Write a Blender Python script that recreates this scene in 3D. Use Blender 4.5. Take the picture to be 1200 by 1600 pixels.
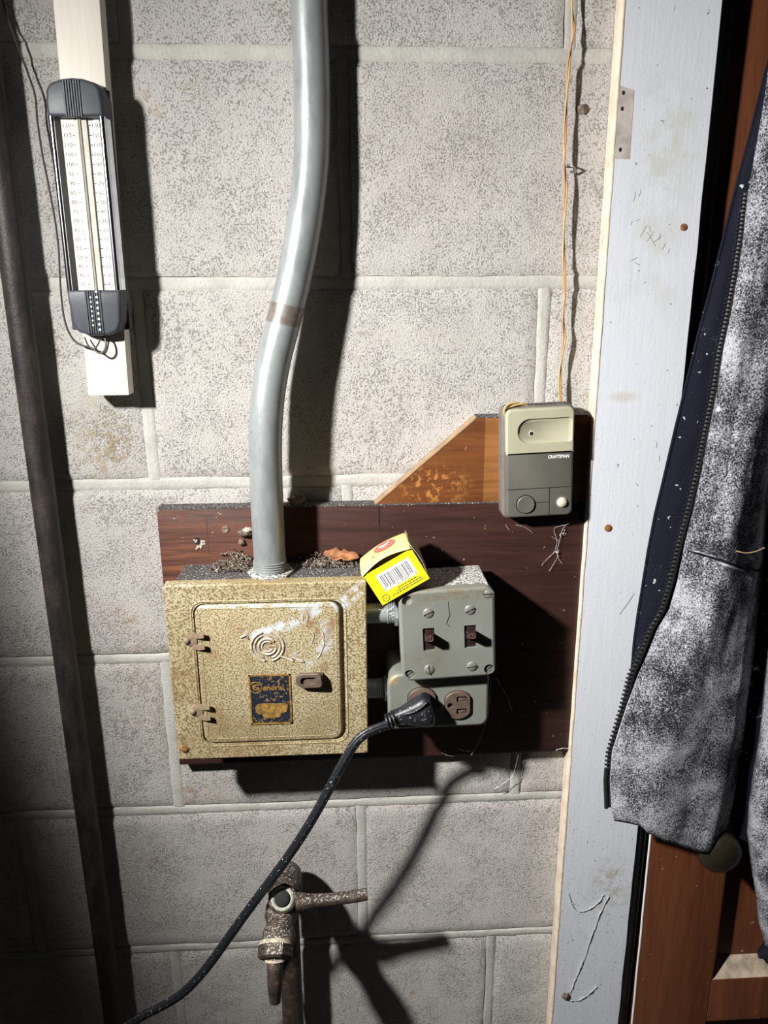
import bpy, bmesh, math, random
from mathutils import Vector, Matrix, noise
from mathutils.geometry import tessellate_polygon
import numpy as np

for o in list(bpy.data.objects): bpy.data.objects.remove(o)
S = bpy.context.scene
COL = S.collection
ZO = 1828.8            # millimetres from the floor to the reference mortar joint
def W(X, d, Z):        # wall millimetres (right, out from wall, up) -> world metres
    return Vector((X*.001, -d*.001, (Z+ZO)*.001))

# ------------------------------------------------------------------ camera, light, exposure
CAM = (204.62, 799.48, -211.16); PITCH, YAW, ROLL = -0.28102, -0.05288, 0.00535
RM = (Matrix.Rotation(YAW, 3, 'Z') @ Matrix.Rotation(PITCH, 3, 'X') @ Matrix.Rotation(ROLL, 3, 'Y'))
cam = bpy.data.objects.new('camera', bpy.data.cameras.new('camera')); COL.objects.link(cam)
M3 = Matrix((RM.col[0], RM.col[2], -RM.col[1])).transposed()
cam.matrix_world = Matrix.Translation(W(*CAM)) @ M3.to_4x4()
cam.data.sensor_fit = 'VERTICAL'; cam.data.sensor_height = 36; cam.data.lens = 27
cam.data.clip_start = .01; cam.data.clip_end = 50
S.camera = cam
def at(u, v, d):       # the point at distance d out from the wall seen at photo pixel u, v
    r = RM @ Vector(((u-600)/1200, 1, -(v-800)/1200)); t = (CAM[1]-d)/r.y
    return (CAM[0]+t*r.x, d, CAM[2]+t*r.z)

LPOS = (-329, 588, 8)
BEAM_H, BEAM_V, BEAM_ROLL, BEAM_WIDE = 1.397, -.576, -.278, 3.24   # where the torch points, and its oblong beam
sp = bpy.data.lights.new('flashlight', 'SPOT')
sp.energy = 142; sp.spot_size = 2*.837; sp.spot_blend = .514; sp.shadow_soft_size = .027
sp.color = (1, .985, .955)
spo = bpy.data.objects.new('flashlight', sp); COL.objects.link(spo)
AXIS = Vector((math.sin(BEAM_H)*math.cos(BEAM_V), math.cos(BEAM_H)*math.cos(BEAM_V), math.sin(BEAM_V)))
bx_ = AXIS.cross(Vector((0, 0, 1))).normalized(); by_ = bx_.cross(AXIS)
rx_ = bx_*math.cos(BEAM_ROLL)+by_*math.sin(BEAM_ROLL); ry_ = by_*math.cos(BEAM_ROLL)-bx_*math.sin(BEAM_ROLL)
spo.matrix_world = Matrix.Translation(W(*LPOS)) @ Matrix((rx_, ry_, -AXIS)).transposed().to_4x4() @ Matrix.Diagonal((BEAM_WIDE, 1, 1, 1))
# beam profile of the torch: a bright centre that thins towards the rim
sp.use_nodes = True
nt = sp.node_tree
em = [n for n in nt.nodes if n.type == 'EMISSION'][0]
ge = nt.nodes.new('ShaderNodeNewGeometry'); dt = nt.nodes.new('ShaderNodeVectorMath'); dt.operation = 'DOT_PRODUCT'
nt.links.new(ge.outputs['Incoming'], dt.inputs[0]); dt.inputs[1].default_value = AXIS
ab = nt.nodes.new('ShaderNodeMath'); ab.operation = 'ABSOLUTE'; nt.links.new(dt.outputs['Value'], ab.inputs[0])
pw = nt.nodes.new('ShaderNodeMath'); pw.operation = 'POWER'; pw.inputs[1].default_value = 3.158
nt.links.new(ab.outputs[0], pw.inputs[0]); nt.links.new(pw.outputs[0], em.inputs['Strength'])

w = bpy.data.worlds.new('world'); S.world = w; w.use_nodes = True
w.node_tree.nodes['Background'].inputs[0].default_value = (.9, .95, 1, 1)
w.node_tree.nodes['Background'].inputs[1].default_value = .007
S.view_settings.view_transform = 'Standard'; S.view_settings.look = 'None'
S.view_settings.gamma = 1; S.view_settings.use_curve_mapping = False
S.view_settings.exposure = 0.0

# ------------------------------------------------------------------ materials
class NT:
    def __init__(s, name):
        s.m = bpy.data.materials.new(name); s.m.use_nodes = True
        s.t = s.m.node_tree; s.b = s.t.nodes['Principled BSDF']; s._p = None
    def new(s, t): return s.t.nodes.new(t)
    def put(s, sock, v):
        if isinstance(v, bpy.types.NodeSocket): s.t.links.new(v, sock)
        elif isinstance(v, (tuple, list)) and len(v) == 3 and sock.type == 'RGBA': sock.default_value = (*v, 1)
        else: sock.default_value = v
    def pos(s):
        if s._p is None: s._p = s.new('ShaderNodeNewGeometry').outputs['Position']
        return s._p
    def scaled(s, sc, rot=(0, 0, 0)):
        n = s.new('ShaderNodeMapping'); s.put(n.inputs[0], s.pos()); n.inputs['Scale'].default_value = sc
        n.inputs['Rotation'].default_value = rot
        return n.outputs[0]
    def noise(s, scale, detail=3, rough=.5, vec=None, dist=0):
        n = s.new('ShaderNodeTexNoise'); s.put(n.inputs['Vector'], vec or s.pos())
        n.inputs['Scale'].default_value = scale; n.inputs['Detail'].default_value = detail
        n.inputs['Roughness'].default_value = rough; n.inputs['Distortion'].default_value = dist
        return n.outputs['Fac']
    def vor(s, scale, vec=None, feature='F1', rnd=1):
        n = s.new('ShaderNodeTexVoronoi'); s.put(n.inputs['Vector'], vec or s.pos()); n.feature = feature
        n.inputs['Scale'].default_value = scale; n.inputs['Randomness'].default_value = rnd
        return n.outputs['Distance']
    def map(s, v, a, b, c=0., d=1., smooth=True):
        n = s.new('ShaderNodeMapRange'); n.interpolation_type = 'SMOOTHSTEP' if smooth else 'LINEAR'
        s.put(n.inputs[0], v)
        for i, x in enumerate((a, b, c, d)): n.inputs[i+1].default_value = x
        return n.outputs[0]
    def math(s, op, a, b=0.):
        n = s.new('ShaderNodeMath'); n.operation = op; s.put(n.inputs[0], a); s.put(n.inputs[1], b); return n.outputs[0]
    def mix(s, f, a, b, mode='MIX'):
        n = s.new('ShaderNodeMix'); n.data_type = 'RGBA'; n.blend_type = mode
        s.put(n.inputs[0], f); s.put(n.inputs[6], a); s.put(n.inputs[7], b); return n.outputs[2]
    def ramp(s, v, stops):
        n = s.new('ShaderNodeValToRGB'); s.put(n.inputs[0], v); e = n.color_ramp.elements
        while len(e) < len(stops): e.new(.5)
        for k, (p, c) in enumerate(stops): e[k].position = p; e[k].color = (*c, 1)
        return n.outputs[0]
    def rand(s): return s.new('ShaderNodeObjectInfo').outputs['Random']
    def near(s, c, r0, r1, sc=(1, 1, 1)):      # 1 inside r0 mm of a wall point, 0 beyond r1, with ragged rim
        n = s.new('ShaderNodeVectorMath'); n.operation = 'SUBTRACT'; s.put(n.inputs[0], s.pos()); n.inputs[1].default_value = W(*c)
        k = s.new('ShaderNodeVectorMath'); k.operation = 'MULTIPLY'; s.put(k.inputs[0], n.outputs[0]); k.inputs[1].default_value = sc
        l = s.new('ShaderNodeVectorMath'); l.operation = 'LENGTH'; s.put(l.inputs[0], k.outputs[0])
        return s.map(l.outputs['Value'], r1*.001, r0*.001)
    def seg(s, a, b, r0, r1):                  # same around a segment a-b
        A, B = W(*a), W(*b); AB = B-A; L = AB.length; D = AB/L
        n = s.new('ShaderNodeVectorMath'); n.operation = 'SUBTRACT'; s.put(n.inputs[0], s.pos()); n.inputs[1].default_value = A
        dd = s.new('ShaderNodeVectorMath'); dd.operation = 'DOT_PRODUCT'; s.put(dd.inputs[0], n.outputs[0]); dd.inputs[1].default_value = D
        cl = s.new('ShaderNodeClamp'); s.put(cl.inputs[0], dd.outputs['Value']); cl.inputs[1].default_value = 0; cl.inputs[2].default_value = L
        sc = s.new('ShaderNodeVectorMath'); sc.operation = 'SCALE'; sc.inputs[0].default_value = D; s.put(sc.inputs['Scale'], cl.outputs[0])
        su = s.new('ShaderNodeVectorMath'); su.operation = 'DISTANCE'; s.put(su.inputs[0], n.outputs[0]); s.put(su.inputs[1], sc.outputs[0])
        return s.map(su.outputs['Value'], r1*.001, r0*.001)
    def bump(s, h, strength=1., dist=.001, prev=None):
        n = s.new('ShaderNodeBump'); s.put(n.inputs['Height'], h); n.inputs['Strength'].default_value = strength
        n.inputs['Distance'].default_value = dist
        if prev is not None: s.put(n.inputs['Normal'], prev)
        return n.outputs[0]
    def out(s, color, rough=.6, metal=0., normal=None, spec=.5):
        s.put(s.b.inputs['Base Color'], color); s.put(s.b.inputs['Roughness'], rough); s.put(s.b.inputs['Metallic'], metal)
        s.b.inputs['Specular IOR Level'].default_value = spec
        if normal is not None: s.put(s.b.inputs['Normal'], normal)
        return s.m
def plain(name, c, rough=.5, metal=0., var=.25, scale=120, bump=.0, spec=.5):
    n = NT(name); f = n.map(n.noise(scale, 4, .6), .3, .7)
    col = n.mix(f, tuple(x*(1-var) for x in c), tuple(min(1, x*(1+var*.6)) for x in c))
    return n.out(col, rough, metal, n.bump(n.noise(scale*4, 3), bump, .0006) if bump else None, spec)

M = {}
def build_materials():
    # painted concrete block: white paint over open grit
    n = NT('block_paint')
    base = n.ramp(n.noise(14, 4, .6), [(.3, (.68, .65, .61)), (.55, (.76, .73, .69)), (.75, (.71, .685, .645))])
    base = n.mix(n.map(n.rand(), 0, 1, 0, .45), base, (.71, .655, .625))
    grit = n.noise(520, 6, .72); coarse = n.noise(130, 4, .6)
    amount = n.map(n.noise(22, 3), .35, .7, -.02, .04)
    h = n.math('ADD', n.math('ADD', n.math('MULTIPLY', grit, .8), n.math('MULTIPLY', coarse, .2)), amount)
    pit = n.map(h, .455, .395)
    base = n.mix(n.math('MULTIPLY', pit, .5), base, (.30, .265, .235))  # shade of the relief and some dirt put into the pit colour
    for c, r, col, k in [((-40, 0, -372), 42, (.42, .28, .14), .75), ((-34, 0, -345), 26, (.50, .42, .25), .6), ((-55, 0, -350), 60, (.60, .52, .36), .55),
                         ((-22, 0, -620), 55, (.40, .30, .20), .6), ((-42, 0, -560), 26, (.48, .33, .2), .6), ((12, 0, -790), 18, (.42, .22, .08), .8),
                         ((40, 0, -780), 30, (.45, .35, .22), .5), ((25, 0, -38), 9, (.5, .30, .10), .7), ((70, 0, -30), 12, (.55, .45, .25), .6),
                         ((38, 0, -50), 10, (.6, .38, .2), .5), ((280, 0, -1108), 7, (.55, .36, .12), .8), ((-50, 0, -880), 70, (.45, .37, .29), .5),
                         ((440, 0, -780), 60, (.58, .50, .45), .5), ((-30, 0, -690), 60, (.45, .37, .29), .45), ((300, 0, -80), 120, (.68, .60, .56), .5)]:
        f = n.math('MULTIPLY', n.near(c, r*.15, r), n.map(n.noise(95, 5, .7), .42, .62, 0, k))
        base = n.mix(f, base, col)
    b1 = n.bump(n.math('SUBTRACT', h, n.math('MULTIPLY', pit, .3)), 1., .0036)
    b2 = n.bump(n.noise(1100, 2, .6), .5, .0006, b1)
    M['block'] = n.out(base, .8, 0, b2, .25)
    n = NT('mortar_paint')
    base = n.ramp(n.noise(40, 5, .6), [(.3, (.43, .42, .385)), (.6, (.53, .515, .475)), (.8, (.47, .445, .395))])
    base = n.mix(n.map(n.noise(260, 3), .62, .75, 0, .5), base, (.3, .28, .24))
    M['mortar'] = n.out(base, .8, 0, n.bump(n.noise(300, 4, .6), .6, .0012), .25)
    M['core'] = plain('grey_mortar_core', (.16, .15, .14), .9)
    M['floor'] = plain('floor_concrete', (.2, .19, .18), .9, bump=.5)
    # bluish white brushed paint on the door jamb
    n = NT('jamb_paint')
    grain = n.noise(60, 5, .6, n.scaled((9, 9, .25)))
    base = n.mix(n.map(grain, .3, .7), (.625, .655, .71), (.675, .70, .745))
    base = n.mix(n.math('MULTIPLY', n.near((515, 20, -85), 10, 75, (1.4, 1, .6)), n.map(n.noise(30, 5, .65), .4, .7, 0, .55)), base, (.50, .47, .38))
    base = n.mix(n.math('MULTIPLY', n.near((510, 20, -200), 10, 70), n.map(n.noise(30, 5, .65), .4, .7, 0, .4)), base, (.52, .50, .43))
    base = n.mix(n.math('MULTIPLY', n.near((494, 20, -318), 3, 16, (.7, 1, 2)), .45), base, (.50, .43, .28))
    base = n.mix(n.math('MULTIPLY', n.near((527, 20, -930), 6, 46, (1.3, 1, .7)), n.map(n.noise(90, 5, .7), .4, .65, 0, .75)), base, (.40, .35, .29))
    low = n.map(n.noise(220, 2, .5), .735, .76, 0, .8)
    base = n.mix(low, base, (.10, .085, .07))
    base = n.mix(n.math('MULTIPLY', n.near((515, 20, -1000), 60, 200, (1, 1, .8)), n.map(n.noise(330, 3, .6), .63, .68, 0, .6)), base, (.22, .20, .18))
    nb = n.bump(grain, .16, .0008); nb = n.bump(n.noise(260, 2), .12, .0012, nb)
    M['jamb'] = n.out(base, .55, 0, nb, .35)
    n = NT('caulk'); f = n.noise(45, 4, .6)
    M['caulk'] = n.out(n.ramp(f, [(.3, (.55, .44, .33)), (.6, (.74, .63, .50)), (.8, (.66, .55, .43))]), .7, 0, n.bump(n.noise(150, 3), .5, .0015), .3)
    M['bare'] = plain('bare_filler', (.47, .42, .38), .7, scale=60)
    M['rust'] = plain('rust', (.26, .11, .035), .8, scale=300, bump=.6, var=.5)
    M['rubber'] = plain('black_rubber', (.07, .07, .075), .55, scale=60)
    # woods
    def wood(name, dark, mid, lite, scale, horizontal=True, rough=.45, flecks=.0, extra=None):
        n = NT(name); sc = (.12, 1, 1.6) if horizontal else (1.6, 1, .1)
        v = n.scaled(sc)
        g = n.noise(scale, 6, .65, v, .6); g2 = n.noise(scale*6, 3, .6, v)
        c = n.ramp(g, [(.3, dark), (.5, mid), (.72, lite)])
        c = n.mix(n.map(g2, .5, .75, 0, .6), c, dark)
        if extra: c = extra(n, c, g)
        if flecks:
            c = n.mix(n.map(n.noise(170, 2, .5), .735, .75, 0, flecks), c, (.5, .43, .36))
        return n.out(c, rough, 0, n.bump(n.math('ADD', g, g2), .25, .0008), .35)
    def ex(n, c, g):
        f = n.math('MULTIPLY', n.near((50, 16, -470), 40, 130), n.map(g, .32, .62, .25, .95))
        c = n.mix(f, c, (.13, .050, .030))
        f = n.math('MULTIPLY', n.near((25, 16, -480), 5, 45), n.map(g, .45, .62, 0, .8))
        c = n.mix(f, c, (.22, .085, .038))
        return n.mix(n.math('MULTIPLY', n.near((40, 16, -437), 1, 22, (.1, 1, 1)), n.map(n.noise(60, 4, .6), .4, .6, 0, .6)), c, (.06, .045, .04))
    M['board'] = wood('dark_stained_wood', (.030, .013, .011), (.050, .021, .017), (.066, .028, .022), 55, True, .45, .45, ex)
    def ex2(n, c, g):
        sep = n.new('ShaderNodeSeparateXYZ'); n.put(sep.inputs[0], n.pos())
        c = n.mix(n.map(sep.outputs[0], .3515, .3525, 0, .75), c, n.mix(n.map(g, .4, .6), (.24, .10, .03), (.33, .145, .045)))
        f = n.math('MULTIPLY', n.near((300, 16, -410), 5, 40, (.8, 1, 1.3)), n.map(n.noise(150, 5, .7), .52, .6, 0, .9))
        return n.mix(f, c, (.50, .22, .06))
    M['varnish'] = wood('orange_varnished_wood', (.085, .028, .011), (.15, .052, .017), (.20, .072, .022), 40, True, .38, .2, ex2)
    M['endgrain'] = plain('raw_wood_edge', (.36, .24, .14), .8, scale=90, bump=.4)
    M['door'] = wood('brown_door_wood', (.085, .026, .012), (.13, .043, .019), (.17, .058, .024), 30, False, .4, .55)
    M['dooredge'] = plain('pale_moulding', (.40, .32, .24), .7, scale=60, var=.4)  # bevel at the panel foot, paler than the door wood
    M['strip'] = wood('cream_painted_strip', (.72, .66, .57), (.79, .735, .65), (.82, .77, .69), 30, False, .6)
    # metals
    n = NT('galvanised')
    g = n.noise(60, 5, .65, n.scaled((1, 1, .35)))
    c = n.ramp(g, [(.3, (.23, .25, .255)), (.55, (.31, .335, .34)), (.75, (.26, .265, .25))])
    c = n.mix(n.map(n.noise(150, 2), .73, .76, 0, .7), c, (.17, .10, .06))
    for p in [((160, 40, -236), 12)]:
        pass
    sep = n.new('ShaderNodeSeparateXYZ'); n.put(sep.inputs[0], n.pos())
    za, zb = W(0, 0, -224).z, W(0, 0, -242).z
    zz = n.math('ADD', sep.outputs[2], n.math('MULTIPLY', sep.outputs[0], .22))
    band = n.math('MULTIPLY', n.map(zz, zb+.034-.0015, zb+.034+.0005), n.map(zz, za+.034+.0015, za+.034-.0005))
    c = n.mix(n.math('MULTIPLY', band, n.map(n.noise(110, 5, .7), .3, .6, .35, .95)), c, (.17, .13, .10))
    M['galv'] = n.out(c, n.map(g, .3, .7, .34, .46), .3, n.bump(n.noise(160, 3), .15, .0006), .5)
    n = NT('black_iron_pipe')
    g = n.noise(70, 6, .7, n.scaled((1, 1, .4)))
    c = n.ramp(g, [(.35, (.022, .018, .017)), (.55, (.045, .037, .034)), (.68, (.075, .055, .045)), (.8, (.15, .075, .045))])
    M['iron'] = n.out(c, .5, .15, n.bump(n.noise(350, 4, .6), .5, .0008), .4)
    n = NT('old_valve_metal')
    g = n.noise(90, 6, .7); c = n.ramp(g, [(.35, (.030, .024, .020)), (.55, (.075, .055, .042)), (.68, (.16, .105, .07)), (.8, (.30, .23, .17))])
    up = n.new('ShaderNodeNewGeometry'); sx = n.new('ShaderNodeSeparateXYZ'); n.put(sx.inputs[0], up.outputs['Normal'])
    dust = n.math('MULTIPLY', n.map(sx.outputs[2], .25, .8), n.map(n.noise(420, 3, .6), .52, .62, 0, .85))
    c = n.mix(dust, c, (.50, .47, .43))
    M['valve'] = n.out(c, .6, .2, n.bump(n.noise(420, 4), .5, .0012), .4)
    M['palegreen'] = plain('pale_verdigris_paint', (.50, .53, .44), .7, scale=180, var=.3)
    M['brassdark'] = plain('tarnished_brass', (.032, .025, .014), .45, .4, scale=60)
    M['steel'] = plain('dull_steel', (.36, .35, .32), .4, .5, scale=400)
    M['slot'] = plain('screw_slot_black', (.012, .012, .012), .8)
    M['chrome'] = plain('chrome', (.75, .77, .82), .18, 1., scale=50, var=.1)
    M['emblem'] = plain('highlit_emblem_ridge', (.56, .49, .40), .5, .1, scale=160, var=.5)  # pale colour paints highlights onto the embossed ridges; paint runs share it
    M['hingem'] = plain('painted_hinge', (.27, .195, .13), .6, .1, scale=300, bump=.4)
    M['latchm'] = plain('brown_latch_metal', (.15, .11, .085), .5, .3, scale=200)
    # hammer finish tan enamel with drips
    n = NT('tan_hammer_enamel')
    spots = n.map(n.noise(620, 3, .55), .47, .57)
    lite = n.ramp(n.noise(9, 4, .6), [(.3, (.46, .385, .22)), (.7, (.56, .485, .32))])
    c = n.mix(n.math('MULTIPLY', spots, .92), lite, (.17, .118, .05))
    c = n.mix(n.math('MULTIPLY', n.map(n.noise(16, 5, .6), .48, .68), .55), c, (.30, .21, .095))
    for cc, r, k in [((35, 80, -600), 34, .55), ((62, 80, -560), 26, .5), ((62, 80, -640), 30, .5), ((100, 80, -680), 50, .45), ((30, 80, -675), 22, .6)]:
        c = n.mix(n.math('MULTIPLY', n.near(cc, r*.2, r), n.map(n.noise(70, 5, .6), .35, .6, 0, k)), c, (.24, .135, .055))
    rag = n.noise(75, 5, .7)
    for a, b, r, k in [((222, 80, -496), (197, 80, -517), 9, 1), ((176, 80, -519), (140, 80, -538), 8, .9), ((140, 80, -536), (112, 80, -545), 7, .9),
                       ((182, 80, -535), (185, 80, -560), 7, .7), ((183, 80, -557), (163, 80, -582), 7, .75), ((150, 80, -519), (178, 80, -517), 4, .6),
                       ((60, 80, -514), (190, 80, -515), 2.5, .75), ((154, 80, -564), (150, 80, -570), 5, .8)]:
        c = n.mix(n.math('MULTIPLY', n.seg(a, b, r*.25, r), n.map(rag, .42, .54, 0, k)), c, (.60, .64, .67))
    for a, b, r, k in [((168, 80, -522), (172, 80, -552), 9, .8), ((190, 80, -530), (180, 80, -585), 7, .7), ((121, 80, -554), (125, 80, -564), 15, .95), ((97, 80, -541), (104, 80, -545), 6, .9),
                       ((135, 80, -568), (150, 80, -572), 6, .6)]:
        c = n.mix(n.math('MULTIPLY', n.seg(a, b, r*.3, r), n.map(n.noise(60, 5, .65), .44, .56, 0, k)), c, (.27, .15, .075))
    M['tan'] = n.out(c, .48, .1, n.bump(n.noise(760, 2), .2, .0006), .45)
    n = NT('grey_box_enamel')
    c = n.ramp(n.noise(12, 5, .6), [(.3, (.215, .22, .185)), (.6, (.265, .275, .245)), (.8, (.23, .21, .165))])
    c = n.mix(n.map(n.noise(190, 3, .6), .70, .76, 0, .6), c, (.48, .44, .33))
    c = n.mix(n.math('MULTIPLY', n.near((300, 92, -502), 2, 11, (.12, 1, 1)), n.map(n.noise(120, 5, .7), .42, .58, 0, .75)), c, (.22, .17, .10))
    c = n.mix(n.math('MULTIPLY', n.near((287, 92, -570), 3, 22), n.map(n.noise(80, 5, .7), .4, .6, 0, .5)), c, (.20, .15, .10))
    c = n.mix(n.math('MULTIPLY', n.near((252, 76, -604), 1, 9), n.map(n.noise(200, 5, .7), .4, .5, 0, .9)), c, (.45, .30, .15))
    M['grey'] = n.out(c, .5, .25, n.bump(n.noise(90, 3), .12, .0012), .45)
    # dust lying on ledges
    n = NT('dust_with_grit')
    c = n.mix(n.map(n.noise(430, 3, .6), .50, .60), (.075, .068, .066), (.13, .12, .115))
    c = n.mix(n.map(n.noise(560, 2, .5), .60, .66), c, (.60, .58, .56))
    M['dust'] = n.out(c, .95, 0, n.bump(n.noise(400, 3), 1, .0015), .1)
    n = NT('pale_grit_dust')
    c = n.mix(n.map(n.noise(480, 3, .6), .44, .56), (.16, .15, .145), (.66, .64, .61))
    M['paledust'] = n.out(c, .95, 0, n.bump(n.noise(480, 3), 1, .0015), .1)
    n = NT('litter'); v = n.rand()
    c = n.ramp(n.noise(130, 4, .7), [(.3, (.05, .04, .034)), (.46, (.15, .12, .095)), (.58, (.30, .25, .20)), (.72, (.46, .41, .35))])
    M['litter'] = n.out(c, .9, 0, None, .15)
    M['leaf'] = plain('dry_leaf', (.38, .16, .07), .7, scale=120, var=.5, bump=.5)
    M['mud'] = plain('dried_mud', (.20, .15, .11), .95, scale=200, var=.6, bump=.8)
    M['plaster'] = plain('crumbled_plaster', (.55, .48, .38), .95, scale=260, var=.5, bump=.8)
    # plastics and prints
    n = NT('thermometer_case')
    c = n.mix(n.map(n.noise(300, 2), .72, .76, 0, .6), (.062, .068, .080), (.3, .3, .3))
    M['case'] = n.out(c, .45, 0, n.bump(n.noise(260, 2), .12, .0006), .4)
    M['scale'] = plain('scale_white', (.80, .78, .72), .5, var=.06)
    M['tubegl'] = plain('glass_tube_cream', (.68, .64, .55), .12, var=.08)
    M['ink'] = plain('black_ink', (.04, .04, .045), .7)
    M['greyink'] = plain('faded_ink', (.16, .155, .15), .7)
    M['consolegrey'] = plain('console_grey_plastic', (.118, .112, .094), .45, var=.08, scale=40)
    M['consoleback'] = plain('console_rim_plastic', (.155, .14, .13), .5, var=.15, scale=60)
    M['consolebeige'] = plain('console_beige_plastic', (.42, .40, .285), .42, var=.06, scale=40)
    M['cream'] = plain('cream_button', (.62, .58, .44), .35, var=.05)
    M['white'] = plain('white_print', (.82, .82, .80), .6, var=.03)
    M['darkplastic'] = plain('dark_brown_bakelite', (.026, .014, .012), .4, scale=200)
    M['bakelite'] = plain('brown_receptacle', (.115, .082, .062), .5, scale=150, var=.2)
    M['redprint'] = plain('rusty_print', (.24, .12, .10), .6)
    n = NT('black_cord'); c = n.mix(n.map(n.noise(380, 2), .66, .70, 0, .8), (.014, .015, .019), (.45, .44, .42))
    M['cord'] = n.out(c, .42, 0, n.bump(n.noise(300, 2), .2, .0008), .5)
    M['yellow'] = plain('yellow_card', (.86, .72, .012), .5, var=.05, scale=40)
    M['fadedyellow'] = plain('faded_yellow_card', (.76, .66, .24), .55, var=.15, scale=70)
    M['card'] = plain('raw_grey_card', (.46, .40, .28), .85, var=.25, scale=90)
    M['red'] = plain('red_print', (.68, .16, .12), .55, var=.2)
    M['gold'] = plain('gold_lacquer', (.42, .24, .065), .4, .3, scale=250, var=.5)
    n = NT('nameplate_blue'); c = n.mix(n.map(n.noise(260, 5, .7), .55, .62), (.016, .022, .035), (.36, .22, .09))
    M['plate'] = n.out(c, .45, .2, None, .5)
    M['wirey'] = plain('yellow_wire', (.52, .38, .15), .5, var=.2)
    M['wireo'] = plain('orange_wire', (.52, .24, .11), .5, var=.2)
    M['wired'] = plain('dark_wire', (.05, .045, .042), .5, var=.2)
    M['web'] = plain('dusty_cobweb', (.62, .62, .62), .9)
    M['tooth'] = plain('dark_zip_tooth', (.022, .022, .024), .5, .2, scale=300)
    # dusty fleece
    def fleece(name, base, dust, lo, hi, k):
        n = NT(name)
        big = n.noise(17, 5, .65); fine = n.noise(620, 5, .72)
        f = n.map(n.math('ADD', fine, n.math('MULTIPLY', n.math('SUBTRACT', big, .5), .62)), lo, hi, 0, k)
        c = n.mix(f, base, dust)
        c = n.mix(n.map(n.noise(150, 2, .5), .70, .73, 0, .9), c, (.62, .62, .65))
        return n.out(c, .95, 0, n.bump(fine, .8, .003), .1)
    M['fleece'] = fleece('dusty_navy_fleece', (.020, .020, .028), (.62, .62, .67), .40, .64, .92)
    M['lining'] = fleece('navy_lining', (.013, .014, .024), (.22, .22, .26), .66, .80, .6)
    M['smear'] = plain('white_dust_smear', (.42, .42, .45), .95, scale=200, var=.4)
build_materials()

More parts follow.
